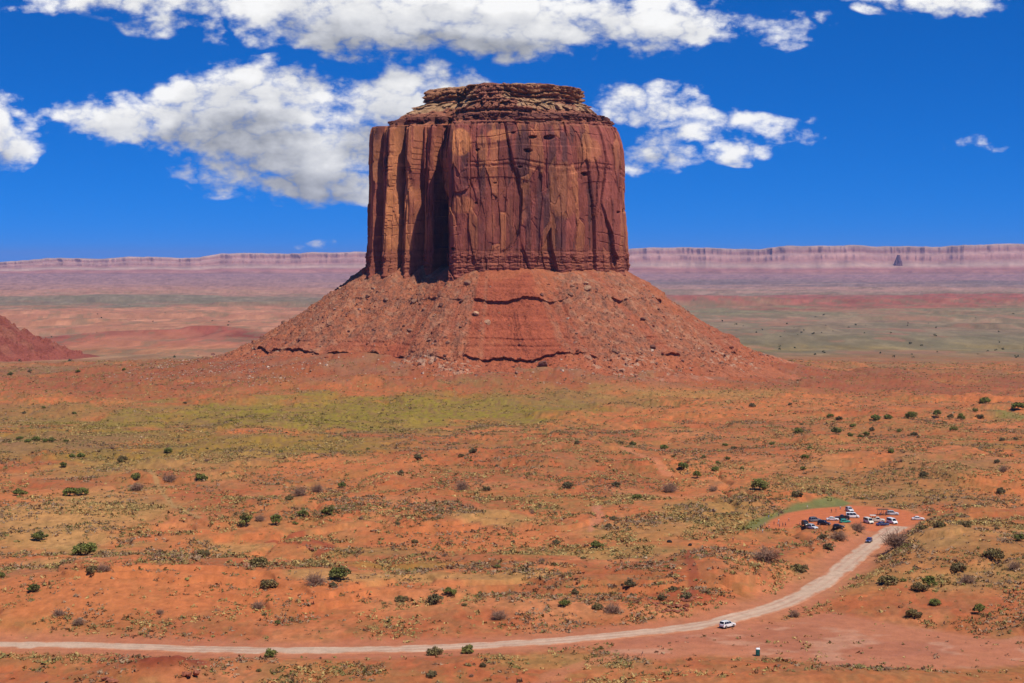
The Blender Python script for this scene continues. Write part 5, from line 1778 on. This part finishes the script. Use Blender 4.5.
# ------------------------------------------------------------------ vendor's stall
def build_stall():
    x, y, z = at(882.5, 515)
    root = empty('wooden_stall', (x, y, hz(x, y)), R(6))
    tag(root, 'brown pole stall with a flat brush roof behind the tour truck', 'stall')
    wood = principled('weathered_wood', (.17, .10, .065, 1), .9, 0, .15, .25, 3)
    brush = principled('brush_roof', (.20, .13, .085, 1), .95, 0, .1, .35, 2)
    for sx in (-2.0, 0, 2.0):
        for sy in (-1.2, 1.2):
            bm = bmesh.new(); bmesh.ops.create_cone(bm, cap_ends=True, segments=8, radius1=.09, radius2=.07, depth=2.5, matrix=Matrix.Translation((sx, sy, 1.2)))
            bm_obj('post', bm, wood, root)
    for sy in (-1.2, 1.2):
        bm = bmesh.new(); bm_box(bm, (0, sy, 2.50), (4.7, .13, .13)); bm_obj('beam', bm, wood, root, .02)
    bm = bmesh.new()
    r = random.Random(4)
    for i in range(34):
        bm_box(bm, (-2.3 + i * .14, r.uniform(-.1, .1), 2.62 + r.uniform(-.02, .05)), (.10, 2.9 + r.uniform(-.3, .3), .09), Matrix.Rotation(r.uniform(-.08, .08), 3, 'Z'))
    bm_obj('roof', bm, brush, root)
    bm = bmesh.new(); bm_box(bm, (0, -.7, .80), (3.6, .75, .06))
    for sx in (-1.6, 0, 1.6):
        for sy in (-1.0, -.4):
            bm_box(bm, (sx, sy, .385), (.07, .07, .77))
    bm_obj('counter', bm, wood, root)


build_stall()


# ------------------------------------------------------------------ people
def skin_mesh(name, joints, edges, radii, parent, mat, levels=1, root=0):
    me = bpy.data.meshes.new(name)
    me.from_pydata([Vector(j) for j in joints], edges, [])
    o = mesh_obj(name, me, mat, parent)
    m = o.modifiers.new('skin', 'SKIN')
    m.use_smooth_shade = True
    for i, r in enumerate(radii):
        rr = r if isinstance(r, tuple) else (r, r)
        me.skin_vertices[0].data[i].radius = rr
    for i in range(len(joints)):
        me.skin_vertices[0].data[i].use_root = (i == root)
    s_ = o.modifiers.new('smooth', 'SUBSURF'); s_.levels = levels; s_.render_levels = levels
    return o


def pose(kind):
    J = {'pelvis': (0, 0, .93), 'waist': (0, 0, 1.08), 'chest': (0, .01, 1.30), 'neck': (0, 0, 1.46), 'head': (0, -.02, 1.57), 'crown': (0, -.015, 1.67)}
    sw = {'stand': 0.05, 'walk': .28, 'photo': .06}[kind]
    for sd, nm in ((-1, 'l'), (1, 'r')):
        f = sw * sd
        J['hip' + nm] = (sd * .10, 0, .88)
        J['knee' + nm] = (sd * .11, -.5 * f - .02, .49)
        J['ankle' + nm] = (sd * .115, -f * .9 + (.06 if f < 0 else 0), .08)
        J['toe' + nm] = (sd * .13, -f * .9 - .15, .035)
        J['sh' + nm] = (sd * .19, 0, 1.39)
        if kind == 'photo':
            J['el' + nm] = (sd * .22, -.20, 1.25); J['wr' + nm] = (sd * .08, -.36, 1.48); J['hand' + nm] = (sd * .05, -.40, 1.55)
        else:
            J['el' + nm] = (sd * .25, .5 * f * .8 + .02, 1.13); J['wr' + nm] = (sd * .26, f * .8 - .05, .90); J['hand' + nm] = (sd * .255, f * .9 - .07, .81)
    return J


RAD = {'pelvis': (.15, .11), 'waist': (.13, .10), 'chest': (.155, .11), 'neck': .055, 'head': (.078, .095), 'crown': (.065, .075), 'hip': .085, 'knee': .055, 'ankle': .038, 'toe': .035, 'sh': .055, 'el': .040, 'wr': .028, 'hand': .035}
SKINM = principled('skin', (.42, .25, .18, 1), .6, 0, .3, .05, 5)
HAIRM = {k: principled(k + '_hair', v + (1,), .7, 0, .3, .1, 9) for k, v in {'black': (.02, .015, .012), 'brown': (.09, .05, .03), 'straw_hat': (.5, .4, .24), 'white_cap': (.75, .75, .75)}.items()}
CLOTH = {k: principled(k + '_cloth', v + (1,), .85, 0, .15, .1, 5) for k, v in {'white': (.75, .75, .74), 'black': (.02, .02, .024), 'navy': (.03, .045, .12), 'red': (.30, .03, .03), 'blue': (.12, .25, .5),
                                                                             'grey': (.3, .3, .32), 'pink': (.62, .30, .30), 'khaki': (.30, .23, .14), 'denim': (.07, .10, .2)}.items()}


def make_person(kind):
    J = pose(kind)
    root = bpy.data.objects.new('person', None); COL.objects.link(root)
    ks = list(J); ix = {k: i for i, k in enumerate(ks)}

    def rad(k, add=0.0):
        r = RAD[k[:-1]] if k[:-1] in RAD and k not in RAD else RAD[k]
        return tuple(v + add for v in r) if isinstance(r, tuple) else (r + add, r + add)
    E = [('pelvis', 'waist'), ('waist', 'chest'), ('chest', 'neck'), ('neck', 'head'), ('head', 'crown')]
    for nm in 'lr':
        E += [('pelvis', 'hip' + nm), ('hip' + nm, 'knee' + nm), ('knee' + nm, 'ankle' + nm), ('ankle' + nm, 'toe' + nm), ('chest', 'sh' + nm), ('sh' + nm, 'el' + nm), ('el' + nm, 'wr' + nm), ('wr' + nm, 'hand' + nm)]
    # fingers and thumb, short chains rooted in the palm
    joints = [J[k] for k in ks]; edges = [(ix[a], ix[b]) for a, b in E]; radii = [rad(k) for k in ks]
    for nm, sd in (('l', -1), ('r', 1)):
        h = Vector(J['hand' + nm]); d = (h - Vector(J['wr' + nm])).normalized()
        sid = Vector((0, 1, 0)) if abs(d.y) < .7 else Vector((1, 0, 0))
        for fi in range(4):
            b = len(joints)
            st = h + sid * ((fi - 1.5) * .019) + d * .035
            ln = (.065, .08, .074, .055)[fi]
            mid = st + d * ln * .5 + Vector((-sd * .006, 0, 0)); tip = st + d * ln + Vector((-sd * .02, 0, 0))
            joints += [st, mid, tip]; radii += [(.010, .010), (.009, .009), (.007, .007)]
            edges += [(ix['hand' + nm], b), (b, b + 1), (b + 1, b + 2)]
        b = len(joints)
        st = h - sid * .035 + d * .0; joints += [st, st - sid * .02 + d * .035]; radii += [(.012, .012), (.009, .009)]
        edges += [(ix['hand' + nm], b), (b, b + 1)]
    body = skin_mesh('body', joints, edges, radii, root, SKINM, 1)

    def sub(name, keys, ed, add, mat, extra=None):
        jj = [tuple(extra.get(k, J[k])) if extra else J[k] for k in keys]
        e = [(keys.index(a), keys.index(b)) for a, b in ed]
        return skin_mesh(name, jj, e, [rad(k, add) for k in keys], root, mat, 1)
    el = {'el' + n: tuple(Vector(J['sh' + n]).lerp(Vector(J['el' + n]), .75)) for n in 'lr'}
    top = sub('shirt', ['waist', 'pelvis', 'chest', 'shl', 'ell', 'shr', 'elr'], [('pelvis', 'waist'), ('waist', 'chest'), ('chest', 'shl'), ('shl', 'ell'), ('chest', 'shr'), ('shr', 'elr')], .022, CLOTH['white'], el)
    leg = sub('trousers', ['pelvis', 'hipl', 'kneel', 'anklel', 'hipr', 'kneer', 'ankler'], [('pelvis', 'hipl'), ('hipl', 'kneel'), ('kneel', 'anklel'), ('pelvis', 'hipr'), ('hipr', 'kneer'), ('kneer', 'ankler')], .016, CLOTH['denim'])
    # hair as a cap over the skull
    bm = bmesh.new()
    bmesh.ops.create_uvsphere(bm, u_segments=16, v_segments=10, radius=1)
    for v in bm.verts:
        c = v.co
        low = c.z < -.15 and c.y < .2
        v.co = Vector((c.x * .098, c.y * .115 + .008, (max(c.z, .05 if c.y < -.1 else -.9)) * .11)) + Vector((0, -.015, 1.625))
    hair = bm_obj('hair', bm, HAIRM['black'], root)
    # eyes, nose
    for sd in (-1, 1):
        bm = bmesh.new(); bmesh.ops.create_uvsphere(bm, u_segments=8, v_segments=6, radius=.011, matrix=Matrix.Translation((sd * .032, -.108, 1.60)))
        bm_obj('eye', bm, M_trim, root)
    bm = bmesh.new(); bm_box(bm, (0, -.122, 1.575), (.022, .035, .035)); bm_obj('nose', bm, SKINM, root, .008)
    for sd in (-1, 1):
        f = J['ankle' + 'lr'[sd > 0]]
        bm = bmesh.new(); bm_box(bm, (f[0], f[1] - .07, .045), (.10, .27, .09)); bm_obj('shoe', bm, M_trim, root, .03)
    return root


PEOPLE_PROTO = {}


def place_person(kind, px, py, face, shirt, legs, hair, label):
    x, y, z = at(px, py)
    z = hz(x, y)
    if kind not in PEOPLE_PROTO:
        r = make_person(kind); PEOPLE_PROTO[kind] = r
    else:
        p = PEOPLE_PROTO[kind]
        r = p.copy(); COL.objects.link(r)
        for ch in p.children:
            c = ch.copy(); COL.objects.link(c); c.parent = r
    r.location = (x, y, z); r.rotation_euler = (0, 0, face)
    s_ = random.uniform(.96, 1.06); r.scale = (s_, s_, s_)
    tag(r, label, 'person', 'visitors around the viewpoint')
    for ch in r.children:
        m = {'shirt': CLOTH[shirt], 'trousers': CLOTH[legs], 'hair': HAIRM[hair]}.get(ch.name.split('.')[0])
        if m is not None:
            ch.material_slots[0].link = 'OBJECT'; ch.material_slots[0].material = m


PEOPLE = [
    ('stand', 758, 532, 2.6, 'white', 'khaki', 'brown', 'person in white top lowest and leftmost of the crowd'),
    ('stand', 762.6, 533, 3.5, 'white', 'grey', 'straw_hat', 'person in white top and straw hat standing lowest in the crowd'),
    ('photo', 762.2, 528, 3.0, 'black', 'black', 'black', 'person in black clothes at the left end of the crowd'),
    ('stand', 760.3, 528.5, 2.2, 'grey', 'denim', 'brown', 'person in grey top beside the one in black'),
    ('photo', 765, 526, 3.3, 'pink', 'khaki', 'straw_hat', 'person in pink top and straw hat in the crowd'),
    ('walk', 769, 528.5, 1.5, 'white', 'denim', 'black', 'person in white top walking between the two crowd groups'),
    ('stand', 768.6, 518.5, 3.0, 'blue', 'grey', 'brown', 'person in light blue on the green strip'),
    ('stand', 778.7, 516.5, 3.1, 'navy', 'black', 'black', 'person in navy standing at the rim behind the crowd'),
    ('stand', 778.7, 522.5, 0.3, 'white', 'denim', 'black', 'person in white top with jeans, farther one of the right group'),
    ('walk', 778.0, 526, 2.4, 'white', 'black', 'white_cap', 'person in white cap and white top in the right group'),
    ('stand', 779.6, 527, 4.0, 'black', 'denim', 'black', 'person in black top and jeans in the right group'),
    ('stand', 774, 525, 1.9, 'red', 'black', 'black', 'person in red top between the crowd groups'),
    ('stand', 782.8, 526.5, .8, 'black', 'black', 'brown', 'person in black, left of the two strollers'),
    ('walk', 785.4, 526.5, 1.6, 'navy', 'black', 'black', 'person in navy walking toward the parked cars'),
    ('walk', 788.8, 521.5, 1.4, 'white', 'khaki', 'brown', 'person in white top alone on the red earth'),
    ('stand', 799.8, 525.5, 4.5, 'pink', 'denim', 'brown', 'person in pink top left of the leftmost parked car'),
    ('stand', 807.2, 509, 3.1, 'white', 'khaki', 'white_cap', 'person in white at the far edge of the lot'),
    ('stand', 840.3, 509.5, 3.0, 'white', 'denim', 'black', 'person in white behind the car park beside the silver suv'),
    ('stand', 836, 512, .4, 'red', 'khaki', 'brown', 'person in red at the back of the car park'),
    ('walk', 831.5, 512.5, 2.0, 'khaki', 'black', 'black', 'person in khaki at the back of the car park'),
    ('stand', 880.5, 515.6, .6, 'black', 'denim', 'black', 'person in black top in front of the wooden stall'),
    ('stand', 885.5, 515.9, 5.5, 'navy', 'khaki', 'brown', 'person in navy top at the right end of the stall'),
    ('stand', 733, 541.5, 2.8, 'black', 'black', 'white_cap', 'person in black alone on the slope left of the crowd'),
]
for a in PEOPLE:
    place_person(*a)


# ------------------------------------------------------------------ cracked red outcrop and the stones of the near bank
def build_ledge(name, px, py, w, hgt, label, seed):
    """a low broken shelf of red sandstone: weathered blocks lying in the bank"""
    x, y, z = at(px, py)
    r = random.Random(seed)
    bm = bmesh.new()
    n = max(5, int(w * 1.2))
    for i in range(n):
        a = (i + r.uniform(.1, .9)) / n
        src = r.choice(BOULDERS)
        m = (Matrix.Translation(((a - .5) * w, r.uniform(-1.6, 1.6) + 2.2 * math.sin(a * 5 + seed), hgt * r.uniform(-.05, .35))) @ Matrix.Rotation(r.uniform(0, 6.3), 4, 'Z')
             @ Matrix.Rotation(r.uniform(-.25, .25), 4, 'X') @ Matrix.Diagonal((r.uniform(.5, 1.25), r.uniform(.5, 1.1), hgt * r.uniform(.35, .8), 1)))
        k = len(bm.verts)
        bm.from_mesh(src)
        bm.verts.ensure_lookup_table()
        for v in bm.verts[k:]:
            v.co = m @ v.co
    me = bpy.data.meshes.new(name)
    bm.to_mesh(me); bm.free()
    me.materials.clear()
    o = mesh_obj(name, me, STONE['red'])
    o.location = (x, y, z - .1)
    tag(o, label, 'rock ledge')


for (px, py, w, h, lab, sd) in [(664, 605, 9, .9, 'low broken red ledge, leftmost in the cracked outcrop above the road bend', 1), (672, 610, 11, .8, 'longest red ledge along the bottom of the cracked outcrop', 2),
                                (684, 606, 5, 1.4, 'thick dark red ledge in the middle of the cracked outcrop', 3), (691, 599, 6, 1.1, 'red ledge at the upper right of the cracked outcrop', 4),
                                (643, 600, 7, .6, 'thin red ledge just left of the cracked outcrop', 5), (306, 548, 8, 1.3, 'dark red ledge on the bank above the smooth sand', 6),
                                (186, 673, 6, 1.5, 'dark rock ledge beside the red mound near the road', 7), (112, 680, 4, 1.2, 'dark rock at the left foot of the red mound', 8)]:
    build_ledge('rock_ledge', px, py, w, h, lab, sd)
